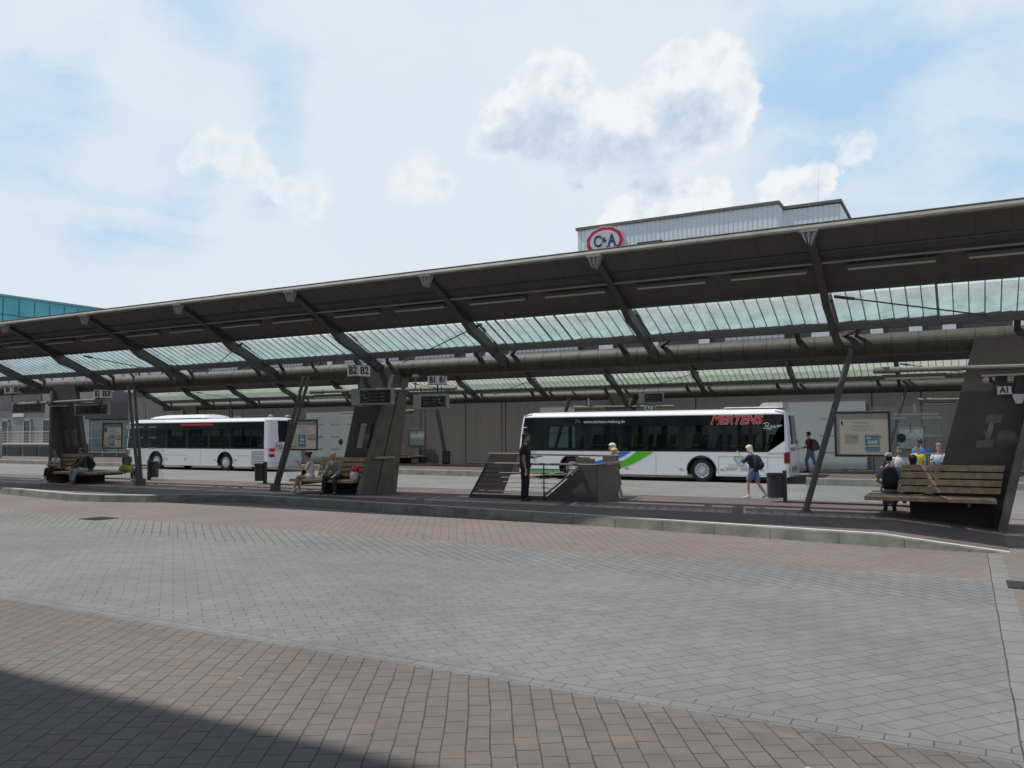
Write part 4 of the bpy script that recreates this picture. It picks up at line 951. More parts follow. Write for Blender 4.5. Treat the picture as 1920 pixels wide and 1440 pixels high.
band([(.13, .66), (1.0, .67), (2.06, .68)], [(.13, .62), (1.0, .63), (2.07, .64)], M_sblue)
text('MERTENS', .50, (9.98, -.014, 2.52), M_signw, rb, off=.022, shear=.35, depth=.002, sx=.91, space=1.07)
text('MERTENS', .50, (9.98, -.020, 2.52), M_red, rb, off=.008, shear=.35, depth=.002, sx=.91, space=1.07)
text('www.mertens-rietberg.de', .185, (4.27, -.012, 2.52), M_signw, rb, off=.002, depth=.001)
text('74', .26, (3.0, -.010, 2.53), mat('led_dim', (.10, .22, .13), .5), rb, depth=.001)
sc = MB()
def stroke(pts, wd=.009):
    for p_, q_ in zip(pts, pts[1:]): sc.tube((p_[0], -.010, p_[1]), (q_[0], -.010, q_[1]), wd, n=5)
rx = 11.14; rzz = 2.17
def sw(l): stroke([(rx+a_*.78, rzz+b_*.85) for a_, b_ in l])
sw([(-.10, .22), (.0, .27), (.14, .28), (.22, .22), (.16, .15), (.06, .13), (.16, .05), (.28, 0)]); sw([(.05, .27), (.02, .12), (-.04, 0)]); sw([(-.1, .02), (.1, .0), (.3, -.02)])
sw([(.28, .08), (.36, .12), (.34, .15), (.29, .12), (.30, .05), (.38, .05), (.42, .12), (.43, .05), (.50, .14), (.47, .17), (.55, .06), (.49, .04)]); sw([(.60, .10), (.67, .14), (.64, .17), (.59, .12), (.62, .07), (.70, .08), (.72, .17), (.72, .08), (.78, .17), (.82, .12), (.83, .19)])
sc.build('lettering', M_signw, rb)
ht = MB()
def hs(l, wd): 
    for p_, q_ in zip(l, l[1:]): ht.tube((p_[0], -.010, p_[1]), (q_[0], -.010, q_[1]), wd, n=6)
hx, hz = 10.05, .98
hs([(hx, hz-.18), (hx+.10, hz-.10), (hx+.18, hz+.0), (hx+.16, hz+.09), (hx+.09, hz+.11), (hx+.01, hz+.04)], .018); ht.build('heart_emblem', M_sblue, rb)
ht = MB(); hs([(hx, hz-.18), (hx-.12, hz-.06), (hx-.17, hz+.03), (hx-.13, hz+.11), (hx-.06, hz+.11), (hx+.0, hz+.05)], .018); ht.build('heart_emblem', M_sgreen, rb)
text('WESTFALEN', .11, (hx-.04, -.006, .70), M_pgrey, rb, depth=.001, space=1.3)
m = MB()
for i in range(3):
    for xa, xb in ((-.5, .0), (.08, .56)): m.box(hx+xa, hx+xb-.05*i, -.006, -.001, .60-i*.045, .615-i*.045)
m.build('small_print', M_pgrey, rb)
m = MB()
for xa, xb, za, zb_ in ((9.25, 9.265, .3, 1.06), (9.25, 11.88, 1.05, 1.062), (9.25, 11.4, .31, .32), (6.6, 6.612, .3, 1.2), (11.2, 11.212, .3, 1.05)): m.box(xa, xb, -.004, -.001, za, zb_)
m.box(10.9, 11.05, -.006, -.001, .49, .54); m.build('panel_seam', M_seam, rb)
m = MB(); m.prism([(9.4, .35, 3.02), (11.6, .35, 3.0), (11.6, 1.7, 3.0), (9.4, 1.7, 3.02)], [(9.5, .4, 3.06), (11.5, .4, 3.05), (11.5, 1.6, 3.05), (9.5, 1.6, 3.06)])
m.prism([(10.75, .5, 3.0), (11.75, .5, 3.0), (11.75, 1.9, 3.0), (10.75, 1.9, 3.0)], [(10.98, .55, 3.22), (11.72, .55, 3.22), (11.72, 1.8, 3.22), (10.98, 1.8, 3.22)]); m.build('roof_unit', mat('roof_unit_grey', (.48, .47, .45), .6), rb)
def xrr(z, ya): return xr(z)+.006
m = MB(); m.loft([[(xr(z)+.030-(.04 if yy in (.25, 2.3) else 0), yy, z) for yy in (.25, .9, 1.65, 2.3)] for z in (1.55, 2.1, 2.70)], close=False, caps=False); m.build('rear_window', M_glassdk, rb)
m = MB(); m.loft([[(12.0+.016-dx, yy, z) for dx, yy in ((.17, -.012), (.05, .02), (.008, .12), (0, .36))] for z in (.80, 1.02, 1.24)], close=False, caps=False); m.build('tail_light', M_lred, rb)
m = MB(); m.box(12.01, 12.03, .10, .17, .42, .62); m.build('reflector', M_orange, rb)
m = MB(); m.box(12.03, 12.045, .7, 1.0, .45, .66); m.box(12.03, 12.045, 1.2, 1.6, .45, .66); m.build('number_plate', M_pgrey, rb)
text('MERTENS', .22, (12.032, .95, 1.33), mat('letter_faded', (.45, .22, .26), .5), rb, rot=(pi/2, 0, pi/2), depth=.001, off=.004)
m = MB(); m.prism([(.24, -.16, 1.8), (.29, -.16, 1.8), (.29, -.10, 1.8), (.24, -.10, 1.8)], [(.31, -.16, 2.3), (.36, -.16, 2.3), (.36, -.10, 2.3), (.31, -.10, 2.3)]); m.box(.31, .48, -.12, -.02, 2.28, 2.32); m.build('mirror', M_buswhite, rb)
# left bus
P = [(.15, .9), (2.1, 2.35), (3.55, 3.78), (5.35, 5.6), (7.2, 7.4), (8.9, 9.1), (10.5, 10.65), (11.45, 11.62)]
lb, xf, xr = bus('plain white bus on the left with a small red strip above its windows', -45.22, 32.9, 12.0, (2.75, 8.60), P, 'left')
m = MB(); rings = []
for xx, k in ((1.7, 0), (2.1, .7), (2.9, 1), (6.0, 1), (6.4, .75), (6.6, 0)): rings.append([(xx, yy, 3.02+zz*k) for yy, zz in ((.35, 0), (.45, .16), (.8, .22), (1.75, .22), (2.1, .16), (2.2, 0))])
m.loft(rings, close=False, caps=False); m.build('roof_unit', M_buswhite, lb, smooth=True)
m = MB(); rr = random.Random(2); x = 4.9
while x < 7.6: w = rr.uniform(.09, .17); m.box(x, x+w, -.012, -.005, 2.56, 2.68); x += w+.035
m.build('red_lettering', M_red, lb)
m = MB(); m.box(11.62, 11.9, -.008, .02, 1.24, 2.72); m.build('corner_post', M_buswhite, lb)
m = MB()
for i in range(9): m.box(10.66, 11.62, -.010, -.002, .36+i*.092, .40+i*.092)
m.build('engine_grille', M_seam, lb)
m = MB()
for xa, xb, za, zb_ in ((3.55, 5.6, .86, .87), (3.55, 3.56, .3, .86), (6.6, 6.61, .3, 1.2), (9.3, 10.6, .86, .87), (9.3, 9.31, .4, .86)): m.box(xa, xb, -.004, -.001, za, zb_)
m.build('panel_seam', M_seam, lb)
m = MB(); m.loft([[(xr(z)+.030-(.05 if yy in (.20, 2.35) else 0), yy, z) for yy in (.20, .9, 1.65, 2.35)] for z in (1.62, 2.2, 2.78)], close=False, caps=False); m.build('rear_window', M_glassdk, lb)
m = MB(); m.loft([[(12.0+.016-dx, yy, z) for dx, yy in ((.05, .02), (.008, .12), (0, .40))] for z in (.80, .96)], close=False, caps=False); m.build('tail_light', M_lred, lb)
m = MB(); m.loft([[(12.0+.016-dx, yy, z) for dx, yy in ((.05, .02), (.008, .12), (0, .40))] for z in (.96, 1.10)], close=False, caps=False); m.build('tail_light', M_signw, lb)
m = MB(); m.loft([[(12.0+.016-dx, yy, z) for dx, yy in ((.05, .02), (.008, .12), (0, .40))] for z in (1.10, 1.28)], close=False, caps=False); m.build('tail_light', mat('brake_red', (.75, .02, .015), .25), lb)
m = MB(); m.box(12.0, 12.06, .1, 2.45, .52, .78); m.build('bumper', M_buswhite, lb)
m = MB(); m.box(12.025, 12.04, 1.25, 1.75, .84, .96); m.build('number_plate', M_signw, lb)
text('Ha', .50, (12.035, .65, 1.38), mat('letter_dark_red', (.42, .03, .04), .4), lb, rot=(pi/2, 0, pi/2), depth=.001, shear=.4, name='lettering')
m = MB(); m.box(12.03, 12.034, 1.1, 2.2, 1.36, 1.39); m.box(12.03, 12.034, .5, 2.0, 1.22, 1.24); m.box(12.03, 12.034, .5, 2.0, 1.12, 1.14); m.build('panel_seam', M_seam, lb)
m = MB(); m.ball((11.3, .8, 3.06), .16, .16, .09, 12, 6); m.ball((11.5, 1.9, 3.06), .16, .16, .08, 12, 6); m.build('roof_vent', M_greybox, lb, smooth=True)
m = MB(); m.box(-.02, .9, -.01, 0, 2.45, 2.6); m.box(12.03, 12.04, 1.95, 2.15, 2.55, 2.68); m.build('route_number', M_signw, lb)

# ------------------------------------------------------------ people
def skin(nodes, edges, mats, name, parent, sub=1, extra=None):
    me = bpy.data.meshes.new(name); me.from_pydata([n[0] for n in nodes], edges, [])
    o = bpy.data.objects.new(name, me); C.objects.link(o)
    md = o.modifiers.new('skin', 'SKIN'); md.use_smooth_shade = True
    for i, n in enumerate(nodes): me.skin_vertices[0].data[i].radius = (n[1], n[2] if len(n) > 2 else n[1])
    me.skin_vertices[0].data[0].use_root = True
    sb_ = o.modifiers.new('sub', 'SUBSURF'); sb_.levels = sub; sb_.render_levels = sub
    dg = bpy.context.evaluated_depsgraph_get(); ev = o.evaluated_get(dg)
    me2 = bpy.data.meshes.new_from_object(ev); o.modifiers.clear(); o.data = me2; bpy.data.meshes.remove(me); me2.name = name
    for m_ in (mats if isinstance(mats, (list, tuple)) else [mats]): me2.materials.append(m_)
    if extra is not None:
        bm = bmesh.new(); bm.from_mesh(me2)
        for mb_, idx in extra:
            vs = [bm.verts.new(v) for v in mb_.v]
            for f in mb_.f:
                try: fc = bm.faces.new([vs[k] for k in f]); fc.material_index = idx; fc.smooth = True
                except ValueError: pass
        bm.normal_update(); bm.to_mesh(me2); bm.free()
    me2.polygons.foreach_set('use_smooth', [True]*len(me2.polygons))
    if parent: o.parent = parent
    return o
HR = [(-.03, .046, .030, -.055), (.00, .030, .066, -.045), (.014, .044, .082, -.05), (.035, .054, .088, -.062), (.06, .062, .089, -.078), (.085, .067, .090, -.090), (.11, .071, .088, -.097), (.135, .073, .090, -.10), (.16, .073, .087, -.098), (.185, .067, .077, -.09), (.205, .055, .058, -.070), (.220, .035, .033, -.045), (.229, .012, .004, -.016)]
def head_parts(org, rot, s):
    N = 16; f = lambda x, y, z: org+rot@(Vector((x, y, z))*s)
    m = MB(); m.loft([[f(hw*cos(2*pi*i/N), (yf+yb)/2+(yf-yb)/2*sin(2*pi*i/N), z) for i in range(N)] for z, hw, yf, yb in HR])
    nose = [f(-.006, .086, .115), f(.006, .086, .115), f(-.016, .086, .072), f(.016, .086, .072), f(0, .112, .078), f(0, .092, .064)]
    m.add(nose, [(0, 1, 4), (0, 4, 2), (1, 3, 4), (2, 4, 5), (4, 3, 5)])
    for sg_ in (-1, 1):
        c = [f(sg_*.070, .012, .075), f(sg_*.070, .022, .105), f(sg_*.070, .015, .125), f(sg_*.070, -.012, .122), f(sg_*.070, -.012, .085)]
        d = [f(sg_*.084, .008, .078), f(sg_*.086, .014, .105), f(sg_*.084, .006, .123), f(sg_*.084, -.014, .12), f(sg_*.082, -.01, .088)]
        m.prism(c, d)
    e = MB()
    for sg_ in (-1, 1): e.add([f(sg_*.030+dx, .0885, .108+dz) for dx, dz in ((-.012, 0), (0, -.006), (.012, 0), (0, .006))], [(0, 1, 2, 3)]); e.add([f(sg_*.030+dx, .0905, .128+dz) for dx, dz in ((-.016, 0), (.016, 0), (.014, .006), (-.014, .006))], [(0, 1, 2, 3)])
    l = MB(); l.add([f(dx, .0915, .045+dz) for dx, dz in ((-.022, 0), (0, -.007), (.022, 0), (0, .005))], [(0, 1, 2, 3)])
    return m, e, l
def hair_mesh(org, rot, s, style):
    N = 20; f = lambda x, y, z: org+rot@(Vector((x, y, z))*s); m = MB(); rr = random.Random(4)
    ext = {'long': -.12, 'bob': -.01, 'short': .05, 'crop': .07, 'pony': .03, 'bald': .05}[style]
    k = {'long': 1.20, 'bob': 1.24, 'short': 1.10, 'crop': 1.06, 'pony': 1.12, 'bald': 1.05}[style]
    rings = [(z, hw, yf, yb) for z, hw, yf, yb in HR if z >= .06]
    lo = []
    z = ext
    while z < .05: lo.append((z, .062, .02, -.088)); z += .03
    rings = lo+rings
    P_ = []
    for z, hw, yf, yb in rings:
        c = (yf+yb)/2
        P_.append([(hw*k*(1+rr.uniform(-.03, .03))*cos(2*pi*i/N), c-.004+((yf-yb)/2)*k*sin(2*pi*i/N)*(1+rr.uniform(-.02, .02)), z+(.013 if z > .1 else 0)*(k-1)*8) for i in range(N)])
    for a_, b_, (za, *_), (zb_, *_) in zip(P_, P_[1:], rings, rings[1:]):
        for i in range(N):
            j = (i+1) % N; ym = (a_[i][1]+a_[j][1])/2; zm = (za+zb_)/2
            lim = .2 if zm > .172 else (.045 if zm > .14 and style in ('long', 'bob', 'pony') else .02 if zm > .09 else (-.0 if style in ('long', 'bob') else -.02))
            if style == 'bald' and (zm > .135 or ym > -.01): continue
            if ym < lim: m.face([f(*a_[i]), f(*a_[j]), f(*b_[j]), f(*b_[i])])
    if style != 'bald': m.face([f(*p_) for p_ in P_[-1]])
    if style == 'pony': m.ball(tuple(f(0, -.13, .16)), .05*s, .05*s, .05*s, 10, 6)
    return m
SK = mat('skin_light', (.50, .30, .21), .55, var=.08, vscale=20); SKD = mat('skin_tan', (.33, .19, .125), .55, var=.08, vscale=20)
EYE = mat('eye_dark', (.03, .02, .018), .4); LIP = mat('lip', (.35, .11, .09), .5)
def cloth(name, c): return mat(name, c, .9, var=.22, vscale=14, bump=.4, bscale=30)
BLACKC = cloth('black_cloth', (.014, .014, .018)); DENIM = cloth('denim', (.10, .17, .27)); WHITEC = cloth('white_cloth', (.66, .66, .68)); NAVY = cloth('navy_cloth', (.02, .025, .06))
GREYC = cloth('grey_shirt', (.20, .215, .23)); SHOEW = cloth('pale_shoe', (.55, .55, .56)); SHOEB = cloth('dark_shoe', (.02, .02, .022))
BLOND = mat('blond_hair', (.62, .47, .24), .6, var=.2, vscale=40); WHITEH = mat('pale_blond_hair', (.72, .66, .52), .6, var=.15, vscale=40); DARKH = mat('dark_hair', (.018, .013, .010), .5, var=.2); GREYH = mat('grey_hair', (.30, .29, .28), .6)
def person(label, loc, heading, H=1.72, bulk=1.12, sit=False, lean=4, arms=None, legs=None, skinm=SK, top=BLACKC, bottom=BLACKC, shoes=SHOEB, hair='short', hairm=DARKH, sleeve=.85, shorts=False, female=False, head_pitch=0, head_yaw=0, cap=None, hands=True, socks=None, group=None):
    s = H/1.75
    p = thing('person', label, 'person', loc, R(heading), group)
    pz = .56 if sit else .95
    T = Matrix.Rotation(-R(lean), 3, 'X')
    pel = Vector((0, 0, pz)); sc_ = .92 if female else 1.0
    up = lambda x, y, z: pel+T@Vector((x, y, z))
    n = []; e = []
    def nd(co, a, b=None): n.append((Vector(co)*s, a*s*1.0, (b if b is not None else a)*s*1.0)); return len(n)-1
    def ed(a, b): e.append((a, b)); return b
    i0 = nd(up(0, 0, 0), .092, .092); i1 = ed(i0, nd(up(0, .0, .14), .080*sc_)) ; i2 = ed(i1, nd(up(0, .01, .30), .092*sc_)); i3 = ed(i2, nd(up(0, 0, .41), .080*sc_)); i4 = ed(i3, nd(up(0, .0, .50), .062, .060)); i5 = ed(i4, nd(up(0, .012, .57), .054, .056))
    if arms is None: arms = (((-.04, -.02, -.28), (-.0, .06, -.25)), ((.04, -.02, -.28), (.0, .06, -.25)))
    if legs is None: legs = (((0, .40, -.02), (0, .02, -.41)), ((0, .40, -.02), (0, .02, -.41))) if sit else (((-.02, .01, -.43), (0, -.02, -.42)), ((.02, .01, -.43), (0, -.02, -.42)))
    J = {}
    for sg_, (el, wr) in zip((-1, 1), arms):
        sh_ = up(sg_*.175*sc_, -.005, .435); E_ = sh_+Vector(el); W_ = E_+Vector(wr)
        a_ = ed(i3, nd(sh_, .058*sc_)); mid = ed(a_, nd(sh_.lerp(E_, .45), .048*sc_)); b_ = ed(mid, nd(E_, .041*sc_)); m2 = ed(b_, nd(E_.lerp(W_, .35), .042*sc_)); c_ = ed(m2, nd(W_, .027, .022))
        d = Vector(wr).normalized(); side = d.cross(Vector((0, 1, 0)) if abs(d.y) < .8 else Vector((0, 0, 1))).normalized()
        h_ = ed(c_, nd(W_+d*.06, .034, .018))
        if hands:
            curl = Vector((0, .02, 0))
            for fi, (o_, L2) in enumerate(((-.03, .062), (-.01, .074), (.01, .070), (.03, .056))):
                k1 = ed(h_, nd(W_+d*.098+side*o_, .0095)); k2 = ed(k1, nd(W_+d*(.098+L2*.55)+side*o_*1.05+curl*.6, .0085)); ed(k2, nd(W_+d*(.098+L2)+side*o_*1.05+curl*1.6, .007))
            k1 = ed(c_, nd(W_+d*.04+side*-.038*1, .011)); ed(k1, nd(W_+d*.085+side*-.055, .0085))
        J['a%d' % sg_] = (sh_, E_, W_, W_+d*.09)
    for sg_, (kn, an) in zip((-1, 1), legs):
        hp = pel+Vector((sg_*.092, 0, -.03)); K_ = hp+Vector(kn); A_ = K_+Vector(an)
        a_ = ed(i0, nd(hp, .084)); md = ed(a_, nd(hp.lerp(K_, .45), .072)); b_ = ed(md, nd(K_, .054)); m2 = ed(b_, nd(K_.lerp(A_, .35), .056)); c_ = ed(m2, nd(A_, .036))
        fd = Vector((sg_*.12, 1, 0)).normalized()
        lift = max(0, A_.z-.09)
        toe = A_+fd*.13+Vector((0, 0, -.055 if lift < .05 else -.11)); ed(c_, nd(A_.lerp(toe, .5), .022, .020))
        J['l%d' % sg_] = (hp, K_, A_, toe, fd)
    hr = T@Matrix.Identity(3); hr = Matrix.Rotation(-R(lean*.3+head_pitch), 3, 'X')@Matrix.Rotation(R(head_yaw), 3, 'Z')
    org = up(0, .015, .575)*s
    hm, em, lm = head_parts(org, hr, s)
    skin(n, e, [skinm, EYE, LIP], 'body', p, 1, [(hm, 0), (em, 1), (lm, 2)])
    # clothes: rings swept round torso and limbs, a little uneven like cloth
    rw_ = random.Random(len(label)*7+int(H*100))
    def chain(mb, pts, rad, n_=14, wr=.035):
        pts = [Vector(v) for v in pts]; rings = []; prev = None
        for i_, v in enumerate(pts):
            d_ = (pts[min(i_+1, len(pts)-1)]-pts[max(i_-1, 0)]).normalized()
            a_ = Vector((1, 0, 0)) if prev is None else prev
            a_ = (a_-d_*a_.dot(d_)); a_ = a_.normalized() if a_.length > 1e-3 else d_.orthogonal().normalized()
            prev = a_; b_ = d_.cross(a_)
            rings.append([(v+(a_*cos(2*pi*k_/n_)+b_*sin(2*pi*k_/n_))*rad[i_]*(1+rw_.uniform(-wr, wr)))*s for k_ in range(n_)])
        mb.loft(rings)
    def dense(pts, rad, per=3):
        P2, R2 = [], []
        for i_ in range(len(pts)-1):
            for k_ in range(per): t_ = k_/per; P2.append(Vector(pts[i_]).lerp(Vector(pts[i_+1]), t_)); R2.append(rad[i_]+(rad[i_+1]-rad[i_])*t_)
        return P2+[Vector(pts[-1])], R2+[rad[-1]]
    kb = 1+(bulk-1)*.8
    def torso(mb, zs_, n_=18):
        rings = []
        for z_, w_, d_ in zs_:
            rings.append([up(w_*kb*cos(2*pi*k_/n_)*(1+rw_.uniform(-.02, .02)), d_*kb*sin(2*pi*k_/n_)*(1+rw_.uniform(-.03, .03)), z_)*s for k_ in range(n_)])
        mb.loft(rings)
    m_ = MB(); f_w = .94 if female else 1
    torso(m_, [(-.09, .168, .125), (-.03, .166, .124), (.05, .156*f_w, .116), (.13, .146*f_w, .112), (.20, .150*f_w, .116), (.27, .162*f_w, .124), (.34, .170*f_w, .122), (.40, .168*f_w, .110), (.445, .135*f_w, .092), (.475, .095, .078), (.49, .068, .066)])
    for sg_ in (-1, 1):
        sh_, E_, W_, _ = J['a%d' % sg_]
        if sleeve <= 0: continue
        base_ = sh_-Vector((sg_*.05, 0, .01)); kk = kb*f_w
        if sleeve <= 1: P2, R2 = dense([base_, sh_, sh_.lerp(E_, sleeve*.8)], [.060*kk, .072*kk, .064*kk])
        else: P2, R2 = dense([base_, sh_, sh_.lerp(E_, .5), E_, E_.lerp(W_, min(.97, sleeve-1))], [.060*kk, .072*kk, .064*kk, .056*kk, .046*kk])
        chain(m_, P2, R2)
    m_.build('shirt', top, p, smooth=True)
    m_ = MB(); torso(m_, [(.13, .132, .100), (.05, .150, .112), (-.02, .160, .118), (-.08, .158, .116), (-.13, .120, .095)])
    for sg_ in (-1, 1):
        hp, K_, A_, toe, fd = J['l%d' % sg_]; in_ = hp+Vector((-sg_*.02, 0, .05))
        if shorts: P2, R2 = dense([in_, hp, hp.lerp(K_, .4), hp.lerp(K_, shorts)], [.085*kb, .102*kb, .094*kb, .088*kb])
        else: P2, R2 = dense([in_, hp, hp.lerp(K_, .45), K_, K_.lerp(A_, .45), K_.lerp(A_, .95)], [.085*kb, .102*kb, .088*kb, .068*kb, .062*kb, .054*kb])
        chain(m_, P2, R2)
    m_.build('trousers' if not shorts else 'shorts', bottom, p, smooth=True)
    for sg_ in (-1, 1):
        hp, K_, A_, toe, fd = J['l%d' % sg_]; dn = (toe-A_); ax = Vector((dn.x, dn.y, dn.z+.058)).normalized(); sdv = Vector((fd.y, -fd.x, 0)); upz = sdv.cross(ax).normalized()
        if upz.z < 0: upz = -upz
        m_ = MB(); rings = []; o0 = A_-upz*.052
        for t_, w_, h0, h1 in ((-.075, .018, -.02, .025), (-.065, .034, -.034, .05), (-.02, .040, -.036, .060), (.05, .042, -.036, .045), (.11, .046, -.036, .020), (.16, .040, -.036, .004), (.185, .018, -.032, -.012)):
            rings.append([(o0+ax*t_+sdv*w_*cos(2*pi*k_/12)+upz*((h0+h1)/2+(h1-h0)/2*sin(2*pi*k_/12)))*s for k_ in range(12)])
        m_.loft(rings); m_.tube(tuple((A_-upz*.03)*s), tuple((A_+(K_-A_).normalized()*.03)*s), .043*s, .042*s, 12)
        m_.build('shoe', shoes, p, smooth=True)
    if hair and not cap: o = hair_mesh(org, hr, s, hair).build('hair', hairm, p, smooth=True)
    if cap:
        m_ = MB(); f = lambda x, y, z: org+hr@(Vector((x, y, z))*s); N = 18
        m_.loft([[f(hw*1.14*cos(2*pi*i/N), (yf+yb)/2+(yf-yb)/2*1.14*sin(2*pi*i/N), z+.02) for i in range(N)] for z, hw, yf, yb in HR if z > .12])
        m_.prism([f(*v) for v in ((-.06, .08, .145), (.06, .08, .145), (.045, .165, .128), (-.045, .165, .128))], [f(*v) for v in ((-.06, .08, .155), (.06, .08, .155), (.045, .165, .136), (-.045, .165, .136))]); m_.build('cap', cap, p, smooth=True)
        hair_mesh(org, hr, s, 'crop').build('hair', hairm, p, smooth=True)
    J['T'] = T; J['s'] = s; J['up'] = up
    return p, J
def backpack(label, p, J, m_, size=1, side=0):
    """rucksack on the back of person p, its own thing"""
    b = thing('rucksack', label, 'bag', p.location, p.rotation_euler[2]); up, s = J['up'], J['s']
    def ring(z, w, d, y): return [tuple(up(w*cx_*size+side, y+d*cy_*size, z)*s) for cx_, cy_ in ((-1, 0), (-.95, -.7), (-.6, -1), (0, -1.08), (.6, -1), (.95, -.7), (1, 0), (.6, .12), (-.6, .12))]
    m = MB(); m.loft([ring(-.04, .11, .12, -.11), ring(.0, .15, .19, -.115), ring(.14, .16, .21, -.115), ring(.30, .155, .18, -.115), ring(.42, .13, .13, -.11), ring(.47, .07, .07, -.11)]); m.build('bag', m_, b, smooth=True)
    m = MB(); m.loft([ring(.03, .10, .08, -.27), ring(.06, .115, .09, -.28), ring(.18, .115, .09, -.28), ring(.21, .08, .06, -.27)]); m.build('pocket', m_, b, smooth=True)
    m = MB()
    for sg_ in (-1, 1): m.path([tuple(up(sg_*.09+side, -.11, .40)*s), tuple(up(sg_*.10+side, -.02, .50)*s), tuple(up(sg_*.115, .12, .42)*s), tuple(up(sg_*.12, .13, .25)*s), tuple(up(sg_*.13+side, -.08, .08)*s)], .014*s, 6)
    m.build('strap', m_, b)
    return b

# man in black on the near platform (looks to the right)
pm, J = person('bearded man in black t-shirt and black trousers standing in front of the stair enclosure', (-10.59, 19.97, .216), -62, 1.84, bulk=1.32, lean=0,
    arms=(((-.03, .05, -.28), (.04, .24, .02)), ((.02, -.04, -.29), (.02, .05, -.25))), skinm=SKD, hair='short', hairm=DARKH, sleeve=.8, legs=(((-.01, .03, -.43), (0, -.02, -.42)), ((.01, -.02, -.43), (0, -.03, -.42))), head_pitch=6)
f_ = MB(); fo = Vector(J['up'](0, .015, .575))*J['s']
f_.loft([[fo+Vector((hw*1.08*cos(a_), .045*0+ (yf*1.10)*sin(a_), z)) *1 for a_ in [R(t) for t in range(20, 161, 14)]] for z, hw, yf in ((-.012, .028, .066), (.012, .046, .086), (.035, .056, .090), (.06, .064, .080))], close=False, caps=False)
f_.build('beard', DARKH, pm, smooth=True)
W_ = J['a-1'][3]*J['s']; m = MB(); m.box(W_.x-.04, W_.x+.04, W_.y-.06, W_.y+.09, W_.z+.01, W_.z+.022)
o = m.build('phone', M_busblack); o.location = pm.location; o.rotation_euler = pm.rotation_euler; tag(o, 'dark phone held out by the man in black', 'phone')
W_ = J['a1'][3]*J['s']; m = MB(); m.tube((W_.x+.01, W_.y-.01, W_.z-.10), (W_.x+.01, W_.y, W_.z+.06), .032, .03, 12); m.tube((W_.x+.01, W_.y, W_.z+.06), (W_.x+.01, W_.y, W_.z+.10), .012, .012, 8)
o = m.build('bottle', mat('bottle_red_white', (.50, .25, .24), .3, var=.6, vscale=25)); o.location = pm.location; o.rotation_euler = pm.rotation_euler; tag(o, 'small red and white bottle in the hanging hand of the man in black', 'bottle')

# blonde woman walking with rucksack on the sunlit road
pw, J = person('white-blonde woman in dark top and denim shorts walking left in front of the right bus', (-5.75, 25.9, 0), 75, 1.64, lean=9,
    arms=(((-.06, .18, -.18), (.0, .12, .22)), ((.04, .10, -.24), (.0, .20, .06))), legs=(((0, .16, -.40), (0, .0, -.42)), ((.0, -.10, -.42), (.0, -.26, -.34))),
    top=NAVY, bottom=DENIM, shoes=SHOEW, hair='bob', hairm=WHITEH, sleeve=1.25, shorts=.85, female=True, head_pitch=16)
backpack('black rucksack on the back of the white-blonde woman', pw, J, BLACKC, 1.0)
# two blonde women behind the stairs
person('blonde woman in brown jacket walking behind the right end of the stair enclosure', (-8.85, 22.25, .0), 95, 1.60, lean=3, arms=(((-.10, -.04, -.25), (.02, .12, -.16)), ((.12, -.05, -.25), (-.08, .14, -.14))),
    top=cloth('brown_jacket', (.16, .055, .035)), bottom=DENIM, shoes=SHOEB, hair='bob', hairm=BLOND, sleeve=1.9, shorts=.8, female=True, legs=(((0, .12, -.42), (0, -.02, -.42)), ((.0, -.10, -.42), (.0, -.12, -.41))))
person('blonde head of a taller woman just behind the woman in brown', (-9.35, 23.4, 0), 100, 1.72, top=NAVY, bottom=DENIM, hair='bob', hairm=WHITEH, female=True)
# man far behind the bus
pk, J = person('man in dark red top and jeans walking behind the rear of the right bus', (-6.0, 38.2, .254), 82, 1.78, lean=5, top=cloth('dark_red_cloth', (.16, .02, .03)), bottom=DENIM, hair='short', legs=(((0, .15, -.41), (0, -.05, -.42)), ((.0, -.12, -.42), (.0, -.16, -.40))), arms=(((-.03, .08, -.27), (.0, .20, -.06)), ((.03, .0, -.28), (.0, .2, -.05))))
backpack('large black rucksack carried by the man behind the right bus', pk, J, BLACKC, 1.25)
# capped man seated with his back to the viewer
pc, J = person('man in pale cap and grey-blue shirt sitting on the right bench, back turned', (-1.52, 20.42, .216), 6, 1.74, sit=True, lean=12, top=cloth('grey_blue_shirt', (.25, .33, .38)), bottom=cloth('grey_trousers', (.16, .17, .18)), shoes=SHOEB, hairm=DARKH, cap=cloth('cap_grey', (.42, .45, .46)), arms=(((-.08, .08, -.26), (.10, .22, -.08)), ((.08, .08, -.26), (-.10, .22, -.08))))
backpack('black rucksack hanging on the back of the capped man', pc, J, BLACKC, 1.05)
pq, J = person('person in black sitting beside the capped man on the right bench', (-1.05, 20.50, .216), -6, 1.68, sit=True, lean=10, top=BLACKC, bottom=BLACKC, hair='long', hairm=DARKH, sleeve=1.8, female=True)
